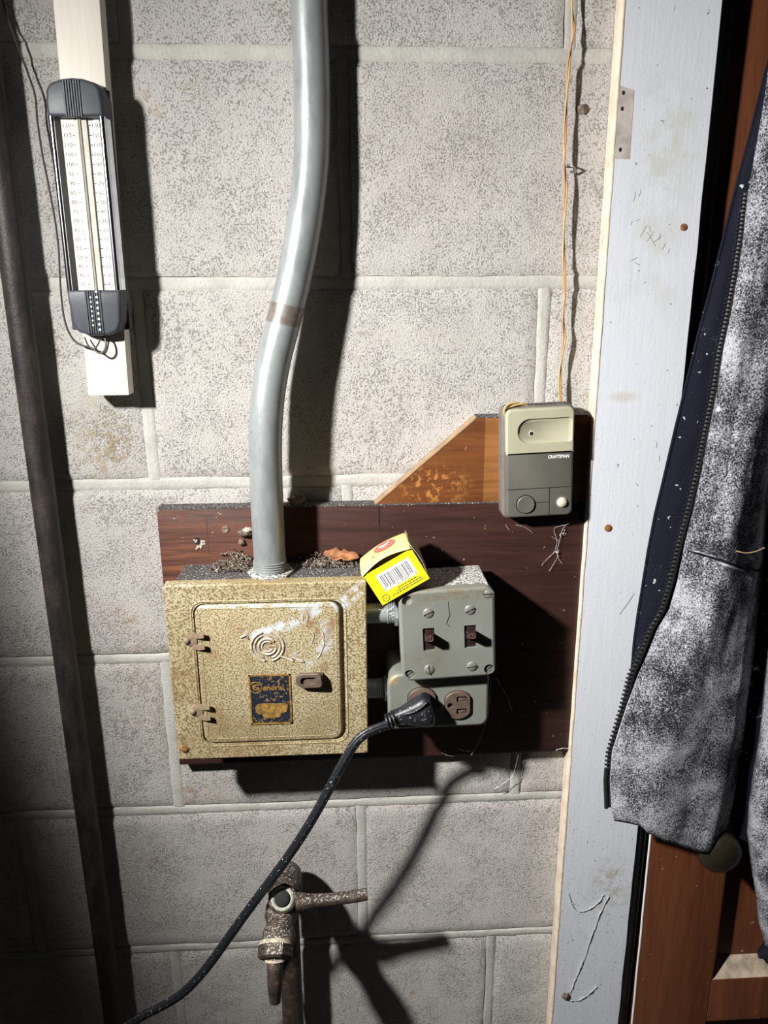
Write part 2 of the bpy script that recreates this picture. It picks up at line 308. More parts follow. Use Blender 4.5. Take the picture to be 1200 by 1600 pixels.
# ------------------------------------------------------------------ mesh helpers (all in wall millimetres)
class MB:
    def __init__(s): s.v = []; s.f = []
    def add(s, vs, fs):
        k = len(s.v); s.v += [tuple(p) for p in vs]; s.f += [tuple(i+k for i in f) for f in fs]; return s
    def xf(s, fn): s.v = [fn(p) for p in s.v]; return s
    def rot(s, c, deg):              # turn in the wall plane about (X, Z)
        a = math.radians(deg); ca, sa = math.cos(a), math.sin(a)
        return s.xf(lambda p: (c[0]+(p[0]-c[0])*ca-(p[2]-c[1])*sa, p[1], c[1]+(p[0]-c[0])*sa+(p[2]-c[1])*ca))
    def box(s, x0, x1, d0, d1, z0, z1, bev=0, seg=2):
        bm = bmesh.new(); bmesh.ops.create_cube(bm, size=1)
        for v in bm.verts: v.co = ((x0+x1)/2+v.co.x*abs(x1-x0), (d0+d1)/2+v.co.y*abs(d1-d0), (z0+z1)/2+v.co.z*abs(z1-z0))
        if bev: bmesh.ops.bevel(bm, geom=bm.edges[:], offset=bev, segments=seg, affect='EDGES', profile=.5)
        bm.verts.index_update()
        s.add([v.co[:] for v in bm.verts], [[v.index for v in f.verts] for f in bm.faces]); bm.free(); return s
    def prism(s, outline, d0, d1, rnd=0, seg=3, holes=(), hole_depth=3):
        n = len(outline); A = sum(outline[i][0]*outline[(i+1) % n][1]-outline[(i+1) % n][0]*outline[i][1] for i in range(n))
        if A < 0: outline = outline[::-1]
        def inset(r):
            o = []
            for i in range(n):
                p, c, q = Vector(outline[i-1]), Vector(outline[i]), Vector(outline[(i+1) % n])
                e1, e2 = (c-p).normalized(), (q-c).normalized()
                n1, n2 = Vector((-e1.y, e1.x)), Vector((-e2.y, e2.x)); m = (n1+n2)
                m = m/max(.3, (m.length_squared/2)); o.append((c.x+m.x*r, c.y+m.y*r))
            return o
        rings = [(outline, d0)]
        sg = 1 if d1 > d0 else -1
        if rnd:
            for k in range(seg+1):
                a = k/seg*math.pi/2; rings.append((inset(rnd*(1-math.cos(a))), d1-sg*rnd*(1-math.sin(a))))
        else: rings.append((outline, d1))
        vs = [(x, d, z) for o, d in rings for x, z in o]; fs = []
        for k in range(len(rings)-1):
            for i in range(n):
                j = (i+1) % n; fs.append((k*n+i, k*n+j, (k+1)*n+j, (k+1)*n+i))
        fs.append(tuple(range(n))[::-1])
        L = (len(rings)-1)*n
        if not holes: fs.append(tuple(range(L, L+n))); return s.add(vs, fs)
        s.add(vs, fs)
        loops = [rings[-1][0]]+[list(h) for h in holes]
        flat = [(x, rings[-1][1], z) for lp in loops for x, z in lp]
        tri = tessellate_polygon([[Vector((x, z, 0)) for x, z in lp] for lp in loops])
        s.add(flat, tri)
        for h in holes:
            m = len(h); s.add([(x, d1, z) for x, z in h]+[(x, d1-sg*hole_depth, z) for x, z in h], [(i, (i+1) % m, m+(i+1) % m, m+i) for i in range(m)])
        return s
    def tube(s, path, r, n=12, caps=True):
        P = [Vector(p) for p in path]; m = len(P); R = r if isinstance(r, (list, tuple)) else [r]*m
        T = [(P[min(i+1, m-1)]-P[max(i-1, 0)]).normalized() for i in range(m)]
        up = Vector((0, 0, 1)) if abs(T[0].z) < .9 else Vector((0, 1, 0))
        X = T[0].cross(up).normalized(); vs = []
        for i in range(m):
            X = (X-T[i]*X.dot(T[i])).normalized(); Y = T[i].cross(X)
            for k in range(n):
                a = 2*math.pi*k/n; vs.append(tuple(P[i]+(X*math.cos(a)+Y*math.sin(a))*R[i]))
        fs = [(i*n+k, i*n+(k+1) % n, (i+1)*n+(k+1) % n, (i+1)*n+k) for i in range(m-1) for k in range(n)]
        if caps: fs += [tuple(range(n))[::-1], tuple(range((m-1)*n, m*n))]
        return s.add(vs, fs)
    def lathe(s, c, axis, prof, n=24):   # prof: (distance along axis, radius)
        A = Vector(axis).normalized(); C = Vector(c)
        return s.tube_profile(C, A, prof, n)
    def tube_profile(s, C, A, prof, n):
        up = Vector((0, 0, 1)) if abs(A.z) < .9 else Vector((0, 1, 0))
        X = A.cross(up).normalized(); Y = A.cross(X); vs = []
        for t, r in prof:
            for k in range(n):
                a = 2*math.pi*k/n; vs.append(tuple(C+A*t+(X*math.cos(a)+Y*math.sin(a))*r))
        m = len(prof)
        fs = [(i*n+k, i*n+(k+1) % n, (i+1)*n+(k+1) % n, (i+1)*n+k) for i in range(m-1) for k in range(n)]
        fs += [tuple(range(n))[::-1], tuple(range((m-1)*n, m*n))]
        return s.add(vs, fs)
    def grid(s, fn, nu, nv):
        return s.add([fn(i/nu, j/nv) for j in range(nv+1) for i in range(nu+1)],
                     [(j*(nu+1)+i, j*(nu+1)+i+1, (j+1)*(nu+1)+i+1, (j+1)*(nu+1)+i) for j in range(nv) for i in range(nu)])
    def text(s, body, X, d, Z, size, rot=0, align='CENTER', ext=.12, shear=0, bold=0, sx=1):
        c = bpy.data.curves.new('t', 'FONT'); c.body = body; c.size = size; c.align_x = align; c.align_y = 'CENTER'
        c.extrude = 0; c.shear = shear; c.offset = bold; c.resolution_u = 2
        o = bpy.data.objects.new('t', c); COL.objects.link(o)
        dg = bpy.context.evaluated_depsgraph_get(); me = o.evaluated_get(dg).to_mesh()
        a = math.radians(rot); ca, sa = math.cos(a), math.sin(a)
        s.add([(X+v.co.x*sx*ca-v.co.y*sa, d, Z+v.co.x*sx*sa+v.co.y*ca) for v in me.vertices], [list(p.vertices) for p in me.polygons])
        o.to_mesh_clear(); bpy.data.objects.remove(o); bpy.data.curves.remove(c)
        return s

ORG = {}
def finish(o, me, mat, smooth):
    me.materials.append(M[mat])
    bm = bmesh.new(); bm.from_mesh(me); bmesh.ops.recalc_face_normals(bm, faces=bm.faces[:]); bm.to_mesh(me); bm.free()
    if smooth is not None:
        me.polygons.foreach_set('use_smooth', [True]*len(me.polygons)); me.set_sharp_from_angle(angle=math.radians(smooth))
def build(mb, name, mat, parent=None, base=None, smooth=38):
    """one mesh object; parts share their thing's origin"""
    if parent is not None: org = ORG[parent.name]
    else:
        if base is None:
            xs, ds, zs = zip(*mb.v); base = ((min(xs)+max(xs))/2, min(ds), min(zs))
        org = W(*base)
    me = bpy.data.meshes.new(name)
    me.from_pydata([tuple(W(*p)-org) for p in mb.v], [], mb.f); me.validate()
    o = bpy.data.objects.new(name, me); COL.objects.link(o)
    if parent is not None: o.parent = parent
    else: o.location = org
    ORG[o.name] = org
    finish(o, me, mat, smooth)
    return o
def tag(o, label=None, cat=None, group=None, kind=None):
    for k, v in (('label', label), ('category', cat), ('group', group), ('kind', kind)):
        if v: o[k] = v
    return o
def thing(name, label, cat, base, kind=None):
    o = bpy.data.objects.new(name, None); COL.objects.link(o); o.location = W(*base); o.empty_display_size = .02
    ORG[o.name] = W(*base); return tag(o, label, cat, None, kind)
def rrect(x0, x1, z0, z1, r, k=5):
    r = r if isinstance(r, (list, tuple)) else [r]*4; P = []
    for (cx, cz, a0), rr in zip(((x1-r[0], z1-r[0], 0), (x0+r[1], z1-r[1], 90), (x0+r[2], z0+r[2], 180), (x1-r[3], z0+r[3], 270)), r):
        for i in range(k+1):
            a = math.radians(a0+90*i/k); P.append((cx+rr*math.cos(a), cz+rr*math.sin(a)))
    return P
def circ(x, z, r, n=20, sx=1, sz=1): return [(x+r*sx*math.cos(2*math.pi*i/n), z+r*sz*math.sin(2*math.pi*i/n)) for i in range(n)]
def spline(pts, n=8):
    P = [Vector(p) for p in pts]; o = []
    for i in range(len(P)-1):
        a, b, c, d = P[max(i-1, 0)], P[i], P[i+1], P[min(i+2, len(P)-1)]
        for k in range(n):
            t = k/n; o.append(tuple(.5*((2*b)+(c-a)*t+(2*a-5*b+4*c-d)*t*t+(3*b-a-3*c+d)*t**3)))
    o.append(tuple(P[-1])); return o
def interp(tab, x):
    if x <= tab[0][0]: return tab[0][1]
    for (a, p), (b, q) in zip(tab, tab[1:]):
        if x <= b: return p+(q-p)*(x-a)/(b-a)
    return tab[-1][1]
rnd = random.Random(7)
def nz(x, y, z, s): return noise.noise(Vector((x, y, z))*s)

# ------------------------------------------------------------------ the setting: block wall
JZ = [203.2*k for k in (2, 1)]+[0, -204, -407, -609, -811, -1017.5, -1219, -1422, -1625.6, -1828.8]
wall = build(MB().box(-760, 500, -200, -9, -1828.8, 406), 'wall_back', 'core', smooth=None); tag(wall, 'white painted concrete block wall with tooled mortar joints', None, None, 'structure')
VJ = {0: (211,), 1: (15,), 2: (211,), 3: (2,), 4: (207,), 5: (-3,), 6: (217,), 7: (-27,), 8: (205,), 9: (0,), 10: (205,)}
VJ = {0: 211, 1: 15, 2: 211, 3: 4, 4: 207, 5: -2, 6: 217, 7: -24, 8: 205, 9: 0, 10: 205}
HM = 6.5   # half mortar width
def block(x0, x1, z0, z1, seed):
    m = MB(); fine = x1 > -330 and z1 > -1330 and z0 < 120
    nu = max(2, int((x1-x0)/(7 if fine else 60))); nv = max(2, int((z1-z0)/(7 if fine else 60)))
    cx, cz = (x0+x1)/2, (z0+z1)/2
    def fn(s, t):
        x, z = x0+(x1-x0)*s, z0+(z1-z0)*t
        ex, ez = min(x-x0, x1-x), min(z-z0, z1-z); e = min(ex, ez)
        x += nz(x, seed*9, z, .06)*1.1*(1 if ex < 5 else .2); z += nz(x+50, seed*9, z, .06)*1.1*(1 if ez < 5 else .2)
        d = nz(x, seed*5, z, .012)*1.4+nz(x, seed*5, z, .07)*.6
        if e < .5: d = d-2.6
        return (x, d, z)
    m.grid(fn, nu, nv)
    n0 = len(m.v); rim = [i for i in range(nu+1)]+[(j*(nu+1)+nu) for j in range(1, nv+1)]+[nv*(nu+1)+i for i in range(nu-1, -1, -1)]+[j*(nu+1) for j in range(nv-1, 0, -1)]
    for i in rim: p = m.v[i]; m.v.append((p[0], -12, p[2]))
    k = len(rim); m.f += [(rim[i], rim[(i+1) % k], n0+(i+1) % k, n0+i) for i in range(k)]
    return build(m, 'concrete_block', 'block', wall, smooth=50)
def joint(horizontal, a0, a1, c, seed):
    m = MB(); nu = max(2, int((a1-a0)/9)); prof = [(-1.15, -4.2), (-.9, -2.7), (-.3, -2.3), (.3, -2.2), (.85, -2.5), (1.15, -4.2)]
    if horizontal and c < -500: prof[-2:] = [(.72, -3.2), (.92, -9.5)]
    def fn(s, t):
        a = a0+(a1-a0)*s; k = t*(len(prof)-1); i = min(int(k), len(prof)-2); f = k-i
        off = prof[i][0]+(prof[i+1][0]-prof[i][0])*f; d = prof[i][1]+(prof[i+1][1]-prof[i][1])*f
        wob = nz(a, seed*3, 0, .02)*.7
        off = off*HM+wob+nz(a, seed*3, off*40, .09)*.5; d += nz(a, off, seed, .05)*.7+nz(a, off*3, seed, .2)*.3
        return (a, d, c+off) if horizontal else (c+off, d, a)
    m.grid(fn, nu, len(prof)-1)
    return build(m, 'mortar_joint', 'mortar', wall, smooth=60)
seed = 0
for r in range(len(JZ)-1):
    zt, zb = JZ[r], JZ[r+1]
    xs = [VJ[r]+408*k for k in (-2, -1, 0, 1)]
    xs = [x for x in xs if -760 < x < 480]
    ed = [-760]+xs+[500]
    for a, b in zip(ed, ed[1:]):
        seed += 1; block(a+HM if a > -760 else a, b-HM if b < 500 else b, zb+HM, zt-HM, seed)
    for x in xs:
        seed += 1; joint(False, zb+HM*.7, zt-HM*.7, x, seed)
    if r: seed += 1; joint(True, -760, 500, zt, seed)
fl = build(MB().box(-760, 1000, -200, 1500, -1928, -1828.8), 'floor', 'floor', smooth=None); tag(fl, 'grey concrete floor', None, None, 'structure')

# ------------------------------------------------------------------ door jamb, weather stop, door
jl, jr = 465.5, 556.5
m = MB(); N = 150
prof = [(jl, 0), (jl, 19.2), (jl+.8, 20), (jr-1.2, 20), (jr, 18.8), (jr, 0)]
def jf(s, t):
    z = 300-2128*s; k = int(round(t*(len(prof)-1))); x, d = prof[k]
    if k >= 3: x += nz(0, 0, z, .02)*1.0
    return (x, d+nz(x, 0, z, .01)*.3, z)
m.grid(jf, N, len(prof)-1)
jamb = tag(build(m, 'trim_1', 'jamb', base=(510, 0, -1828.8), smooth=30), 'bluish white painted door jamb board beside the block wall', None, None, 'structure')
m = MB(); cp = [(0, 1), (-2.2, 2), (-2.6, 10), (-2.4, 19), (-1.2, 20.4), (.6, 20.3), (1.4, 19.5)]
m.grid(lambda s, t: (jl+.3+cp[int(round(t*6))][0]+nz(3, 1, 300-2128*s, .03)*.8*(1 if int(round(t*6)) > 3 else .4), cp[int(round(t*6))][1], 300-2128*s), 260, 6)
tag(build(m, 'caulk_bead', 'caulk', jamb, smooth=60), 'cream caulk along the edge of the jamb')
ph = [at(967, 133, 20), at(991, 141, 20), at(984, 249, 20), at(958, 248, 20)]
m = MB().prism([(p[0], p[2]) for p in ph], 17, 20.25); tag(build(m, 'filled_hinge_mortise', 'bare', jamb, smooth=None), 'unpainted filler patch with three holes')
m = MB()
for u, v in ((974, 145), (972, 170), (969, 234)):
    p = at(u, v, 20); m.prism(circ(p[0], p[2], 1.5, 10, 1, 1.3), 19, 20.4)
build(m, 'patch_hole', 'slot', jamb)
for (u, v), r in (((1068, 355), 3.6), ((950, 825), 4.2)):
    p = at(u, v, 20); tag(build(MB().lathe((p[0], 19.5, p[2]), (0, 1, 0), [(0, r), (1.2, r*.95), (1.7, r*.6), (1.5, .2)], 14), 'nail_head', 'rust', jamb), 'rusty nail head')
m = MB()   # pencil scribbles, a stroke each
for u, v, a, L in [(990, 315, 80, 16), (998, 308, 75, 14), (1000, 370, 60, 22), (1010, 378, 55, 20), (985, 352, 70, 8), (993, 345, 20, 8), (1016, 363, 100, 10), (1024, 385, 120, 26), (1022, 378, 40, 14), (1034, 390, 60, 12), (1043, 396, 70, 9), (985, 408, 30, 12), (1000, 415, 150, 10), (1030, 374, 80, 9), (1025, 700, 85, 10), (968, 960, 55, 40), (1030, 720, 90, 8)]:
    p = at(u, v, 20); q = at(u+L*math.cos(math.radians(a)), v-L*math.sin(math.radians(a)), 20)
    m.tube([(p[0], 20.05, p[2]), ((p[0]+q[0])/2+.4, 20.1, (p[2]+q[2])/2), (q[0], 20.05, q[2])], .22, 5)
build(m, 'pencil_mark', 'greyink', jamb)
stop = MB().prism([(0, 0)]*0 or rrect(556.5, 566, -1828, 300, 1.5, 2), -40, 9, 2)
stop.prism(rrect(565, 573, -1828, 300, 1.5, 2), -40, 5.5, 2)
stop.tube([(572, 4.5, 300), (572, 4.5, -1828)], 2.2, 8)
tag(build(stop, 'trim_2', 'rubber', base=(565, 0, -1828)), 'black rubber weather strip between jamb and door', None, None, 'structure')
tag(build(MB().box(505, 575, -160, -2, -1828, 300), 'trim_3', 'core', smooth=None), 'dark timber of the door frame', None, None, 'structure')
# door leans a little: deeper at the top
DT = lambda z: -7+18*(40-z)/1040
def lean(p): return (p[0], p[1]+DT(p[2]), p[2])
door = thing('door_1', 'brown stained panel door behind the hanging jacket', None, (800, 0, -1820), 'structure')
def dpart(name, mb, mat, sm=30): return build(mb.xf(lean), name, mat, door, smooth=sm)
SX0, SX1 = 578.5, 681
def longbox(x0, x1, d0, d1, z0, z1, bev):
    m = MB().prism([(x0, z0)]+[(x0, z0+(z1-z0)*k/12) for k in range(1, 12)]+[(x0, z1), (x1, z1)]+[(x1, z1-(z1-z0)*k/12) for k in range(1, 12)]+[(x1, z0)], d0, d1, bev); return m
dpart('stile', longbox(SX0, SX1, -38, 0, -1815, 260, 1.5), 'door')
dpart('stile', longbox(1180, 1282, -38, 0, -1815, 260, 1.5), 'door')
dpart('rail', longbox(SX1, 1180, -38, -.3, -1168, -1098, 1), 'door')
dpart('rail', longbox(SX1, 1180, -38, -.3, -1815, -1640, 1), 'door')
dpart('rail', longbox(SX1, 1180, -38, -.3, 130, 260, 1), 'door')
dpart('panel', longbox(SX1+2, 1178, -34, -20, -1096, 128, 0), 'door')
dpart('panel', longbox(SX1+2, 1178, -34, -20, -1640, -1168, 0), 'door')
m = MB().add([(SX1, -19.5, -1078), (1180, -19.5, -1078), (1180, -17, -1080), (SX1, -17, -1080), (1180, -4, -1096), (SX1+2, -4, -1096), (1180, -1, -1098), (SX1, -1, -1098), (SX1, -20, -1098), (1180, -20, -1098)],
             [(0, 1, 2, 3), (3, 2, 4, 5), (5, 4, 6, 7), (7, 6, 9, 8), (0, 3, 5, 7, 8), (1, 9, 6, 4, 2), (0, 8, 9, 1)])
m.xf(lambda p: (p[0]+ (14*(p[2]+1098)/20 if p[0] < 700 else 0), p[1], p[2]))
tag(dpart('panel_moulding', m, 'dooredge'), 'pale moulding at the foot of the panel')
m = MB().add([(SX1, -19, -1078), (SX1, 0, -1096), (SX1, -19, 128), (SX1, 0, 128), (SX1+14, -19.5, 128), (SX1+14, -19.5, -1078)], [(0, 1, 3, 2), (1, 3, 4, 5), (0, 2, 4, 5), (0, 1, 5), (2, 3, 4)])
dpart('panel_moulding', m, 'door')
m = MB(); m.tube([(SX0-.8+nz(0, 3, z, .02)*.7, -.5, z) for z in range(-1815, 260, 25)], 1.3, 6)
tag(dpart('edge_strip', m, 'white'), 'white painted edge of the door')
kp = at(1120, 1325, 46)
kn = build(MB().lathe((kp[0], 8, kp[2]), (0, 1, 0), [(4, 26), (8, 26), (10, 22), (11, 11), (24, 10.5), (30, 17), (36, 24), (44, 26.5), (52, 24), (57, 15), (58.5, 1)], 32), 'door_knob', 'brassdark', door, smooth=60)

# ------------------------------------------------------------------ left: iron pipe, strip, thermometer
m = MB(); m.tube([(-102.5+.8*math.sin(z*.004), 21, z) for z in range(-1828, 320, 60)], 12.2, 24)
tag(build(m, 'iron_pipe', 'iron', base=(-102, 21, -1828.8)), 'dark rusty iron pipe running up the wall at far left', 'pipe')
def tilt(p): return (p[0]-(p[2]+140)*-.024-0, p[1], p[2])
m = MB().box(-41-19.6+.5, -41+19.6+20, 0, 0, 0, 0) if 0 else MB()
zs = [120-43*k for k in range(11)]
m.box(-40.8, -1.2, 11, 30, -309, 200, 1)
m.xf(lambda p: (p[0]+(p[2]+140)*.022, p[1], p[2]))
strip = tag(build(m, 'wooden_strip', 'strip', base=(-24, 11, -309)), 'cream painted wooden strip on the wall behind the thermometer', 'board')
for z_ in (-240, 60): build(MB().box(-30, -12, -.5, 11.2, z_, z_+25), 'spacer_block', 'strip', strip, smooth=None)

th = thing('thermometer', 'long black and chrome dial-less thermometer with white scale on cream strip', 'thermometer', (-23.5, 30, -250))
th['label'] = 'long tube thermometer with black end caps, chrome rails and white scale'
TC = -23.8
def flare(d): return 1+.16*max(0, (44-d))/14
def tf(p): return (TC+(p[0]-TC)*flare(p[1])+(p[2]+140)*.004, p[1], p[2])
def tp(name, mb, mat, parent=th, sm=38): return build(mb.xf(tf), name, mat, parent, smooth=sm)
tp('case_back', MB().box(TC-24, TC+24, 30, 33, -246, -40, 1), 'case')
cap_o = [(TC-24, -64), (TC-24.2, -52), (TC-22.5, -42), (TC-19, -37.5), (TC-9, -34.2), (TC, -33.3), (TC+9, -34), (TC+19, -37), (TC+23, -42), (TC+24.3, -52), (TC+24, -64)]
tcap = tp('top_cap', MB().prism(cap_o, 30, 46.5, 3), 'case')
bo = [(TC-24.3, -209.5), (TC-23.6, -222), (TC-21.5, -238), (TC-19.5, -245), (TC-17, -247.5), (TC-8, -250.5), (TC+1, -251.3), (TC+10, -250.5), (TC+17.5, -247.5), (TC+20, -244.5), (TC+22.3, -238), (TC+23.7, -222), (TC+24.3, -209.5)]
bcap = tp('bottom_cap', MB().prism(bo, 30, 46.5, 3), 'case')
for cap, z0, z1 in ((tcap, -64.2, -35), (bcap, -249, -209.4)):
    m = MB()
    for k in range(7):
        x = TC-7.2+k*2.15; m.box(x-.75, x+.75, 45.5, 47.5, z0, z1, .3, 1)
    tp('ribs', m, 'case', cap)
m = MB()
for k in range(8):
    if k < 7: m.lathe((TC-2.6, 47.2, -216-k*4.2), (0, 1, 0), [(0, 1.0), (.6, .8), (.9, .1)], 8)
    m.lathe((TC+3.2, 47.2, -211-k*4.9), (0, 1, 0), [(0, 1.35), (.6, 1.1), (1, .1)], 8)
tp('raised_dots', m, 'white', bcap)
sc = tp('scale_plate', MB().box(TC-19.5, TC+19.5, 33, 37, -210, -63), 'scale', sm=None)
for sgn, nm in ((-1, 'rail'), (1, 'rail')):
    m = MB(); x = TC+sgn*21.6
    m.tube([(x, 42.6, z) for z in (-210, -160, -110, -63)], 2.6, 14); m.box(x-1.9, x+1.9, 30, 42, -210, -63)
    tp(nm, m, 'chrome')
m = MB(); m.box(TC-4.5, TC+6.5, 37, 38.4, -210, -63, .6); tp('tube_bed', m, 'tubegl')
m = MB(); m.tube([(TC+.2, 38.8, -210), (TC+.2, 38.8, -63)], 1.7, 12); tb = tp('glass_tube', m, 'tubegl')
m = MB(); m.box(TC-.2, TC+.5, 40.3, 40.7, -210, -63); tp('fluid_column', m, 'greyink', tb)
m = MB(); m.box(TC+6.9, TC+7.4, 37, 37.3, -209.5, -63.5); m2 = MB()
zz0, zz1 = -204.5, -69.5
for k in range(18):
    z = zz0+(zz1-zz0)*k/17
    for tx, xx in ((str(35+5*k), TC-10.6), (str(abs(-40+10*k)), TC+13.0)): tp('scale_number', MB().text(tx, xx, 37.2, z, 4.9), 'greyink', sc, None)
    m.box(TC-6.2, TC-4.6, 37, 37.25, z-.3, z+.3); m.box(TC+6.2, TC+9.4, 37, 37.25, z-.35, z+.35)
    if k < 17:
        for q in range(1, 5): m.box(TC+6.6, TC+7.9, 37, 37.25, z+q*(zz1-zz0)/85-.2, z+q*(zz1-zz0)/85+.2)
tp('scale_ticks', m, 'ink', sc, None)
wp = [at(-3, -30, 10), at(8, 15, 9), at(24, 62, 9), at(42, 110, 9), at(55, 150, 10), at(58, 185, 10), at(66, 240, 11), at(76, 290, 12), at(87, 350, 14), at(92, 395, 16), at(94, 440, 18), at(99, 490, 22), at(108, 520, 30), at(122, 537, 36), at(142, 543, 40), at(156, 552, 42), at(164, 545, 42), at(165, 532, 40), at(160, 524, 38)]
m = MB(); m.tube(spline(wp, 6), .95, 8)
m.tube(spline([at(158, 527, 38), at(152, 540, 40), at(146, 546, 40), at(138, 540, 39), at(132, 527, 36)], 6), .8, 8)
tag(build(m, 'sensor_wire', 'wired', base=at(158, 550, 30)), 'thin dark sensor wire looping under the thermometer', 'wire')

# ------------------------------------------------------------------ conduit
cp = [(182, 21, 300), (182, 21, 100), (182, 21, 30), (182.5, 21.5, -20), (181.5, 23, -70), (179, 26, -105), (172, 31, -150), (161, 36, -200), (148, 41, -245), (138, 44, -280), (131, 46.5, -318), (127.5, 48, -360), (126.3, 48, -426), (126.6, 48, -488)]
cond = thing('conduit', 'galvanised steel conduit with double bend entering top of the tan fuse box', 'conduit', (126.6, 48, -488))
build(MB().tube(spline(cp, 8), 16.4, 32), 'pipe', 'galv', cond, smooth=60)
m = MB()
for k in range(4): m.lathe((126.5, 48, -486+k*2.6), (0, 0, 1), [(0, 16.2), (.8, 17.4), (1.6, 16.2)], 32)
build(m, 'thread', 'galv', cond, smooth=60)
m = MB(); m.prism(circ(127, 0, 24, 8), 0, 3, .8); m.v = [(p[0], 48+p[2], -491.5+p[1]) for p in m.v]
tag(build(m, 'locknut', 'paledust', cond), 'dusty locknut plate')

# ------------------------------------------------------------------ wooden backboards
m = MB(); m.box(8, 468, 0, 16, -737, -430, .8)
bb = tag(build(m, 'backboard', 'board', base=(238, 0, -737)), 'long dark brown stained board behind the fuse box and switches', 'board')
tag(build(MB().box(9, 467, .5, 16.2, -430.2, -428.6), 'dusty_edge', 'dust', bb, smooth=None), 'dust along the top edge')
c = at(592, 808, 16); m = MB()
m.tube([(c[0]-.5, 16.05, -431), (c[0]+.3, 16.05, -440), (c[0]-.4, 16.05, -450), (c[0]+.3, 16.05, -459)], [.9, .7, .8, .2], 6); build(m, 'crack', 'slot', bb)
h = at(308, 848, 16); m = MB(); m.lathe((h[0], 16.05, h[2]+2), (0, 1, 0), [(0, 4), (.15, 3.9), (.1, .1)], 14); build(m, 'hole', 'slot', bb)
m = MB()
for k in range(26):
    a = rnd.uniform(-.5, 4.0); r = rnd.uniform(3, 7); x, z = h[0]+1+r*math.cos(a-1.6)*1.1, h[2]-1+r*math.sin(a-1.6)*.9; s = rnd.uniform(.6, 1.7)
    m.lathe((x, 15.8, z), (rnd.uniform(-.3, .3), 1, rnd.uniform(-.3, .3)), [(0, s), (s*.7, s*.8), (s*1.1, s*.2)], 6)
tag(build(m, 'crumbled_plaster', 'plaster', bb), 'pale crumbs around the hole')
m = MB(); m.box(58.5, 59.2, 16, 16.12, -480, -440); build(m, 'pencil_line', 'ink', bb, smooth=None)
# upper piece with cut corner
ub_o = [(236, -429.6), (342, -338.4), (467.5, -338.4), (467.5, -429.6)]
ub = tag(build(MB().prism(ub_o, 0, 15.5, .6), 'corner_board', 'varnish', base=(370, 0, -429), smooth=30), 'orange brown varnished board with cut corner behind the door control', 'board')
m = MB().add([(236, .5, -428.6), (342, .5, -337.4), (342, 16, -337.6), (236, 16, -428.8), (237.5, 16, -429.4), (342.6, 16, -338.8)], [(0, 1, 2, 3), (3, 2, 5, 4)])
tag(build(m, 'sawn_edge', 'endgrain', ub, smooth=None), 'raw sawn edge')
m = MB().box(342, 467, .5, 15.9, -338.4, -336.6); tag(build(m, 'dusty_edge', 'dust', ub, smooth=None), 'dust on the top edge')
# mud nest and lump
def lump(name, mat, label, cat, c, size, seed, n=14, parent=None):
    m = MB(); bm = bmesh.new(); bmesh.ops.create_icosphere(bm, subdivisions=3, radius=1)
    for v in bm.verts:
        k = 1+.45*noise.noise(v.co*1.7+Vector((seed, 0, 0)))+.25*noise.noise(v.co*4+Vector((seed, 5, 0)))
        v.co = Vector((c[0]+v.co.x*size[0]*k, c[1]+v.co.y*size[1]*k, c[2]+v.co.z*size[2]*k))
    bm.verts.index_update(); m.add([v.co[:] for v in bm.verts], [[v.index for v in f.verts] for f in bm.faces]); bm.free()
    o = build(m, name, mat, parent, smooth=60)
    return tag(o, label, cat) if label else o
mn = thing('mud_nest', 'small dried mud insect nest on the dark board left of the conduit', 'insect nest', (94, 16, -470))
q = at(382, 833, 20); lump('nest_body', 'mud', None, None, (q[0], 18, q[2]), (8.5, 5, 4), 3, parent=mn)
q = at(352, 828, 18); m = MB(); m.lathe((q[0], 15.8, q[2]), (0, 1, 0), [(0, 4.2), (1.2, 3.6), (1.3, 2.2), (.4, 1.2), (.3, .1)], 12); build(m, 'old_cell', 'mud', mn)
q = at(377, 848, 20); lump('nest_tail', 'mud', None, None, (q[0], 17.5, q[2]), (3, 3, 4), 9, parent=mn)
q = at(387, 828, 22); lump('nest_crust', 'plaster', None, None, (q[0], 21, q[2]), (5, 2.5, 2.4), 12, parent=mn)
q = at(463, 780, 10); lump('mud_lump', 'mud', 'brown lump on the board top in the conduit shadow', 'lump', (q[0], 9, -424.5), (9, 6, 6), 21)

# ------------------------------------------------------------------ fuse box
fb = thing('fuse_box', 'tan speckled metal fuse box with hinged door and round embossed emblem', 'fuse box', (124, 16, -688))
def fp(name, mb, mat, parent=fb, sm=38): return build(mb, name, mat, parent, smooth=sm)
fp('body', MB().prism(rrect(32, 222, -685, -492, 2), 16.2, 70, 0), 'tan')
DX0, DX1, DZ0, DZ1 = 52, 197, -669, -512
hole = rrect(DX0-1.2, DX1+4.0, DZ0-1.6, DZ1+1.4, 11)
fp('cover', MB().prism(rrect(23, 224.5, -688, -490.5, 2.5), 66, 80, 1.5, holes=[hole], hole_depth=9), 'tan')
fp('inner_plate', MB().box(45, 205, 68, 69, -676, -505), 'slot', sm=None)
dr = fp('door', MB().prism(rrect(DX0, DX1, DZ0, DZ1, 10.5), 70, 80.5, 2.0), 'tan')
m = MB(); o = rrect(DX0-3.4, DX1+6.2, DZ0-3.8, DZ1+3.6, 12.5, 8); o.append(o[0]); m.tube([(x, 79.6, z) for x, z in o], 1.1, 8, False); fp('opening_rim', m, 'tan')
m = MB(); o = rrect(DX0+5, DX1-4, DZ0+5, DZ1-4.5, 8, 8); o.append(o[0]); m.tube([(x, 80.2, z) for x, z in o], .75, 8, False); fp('door_bead', m, 'tan', dr)
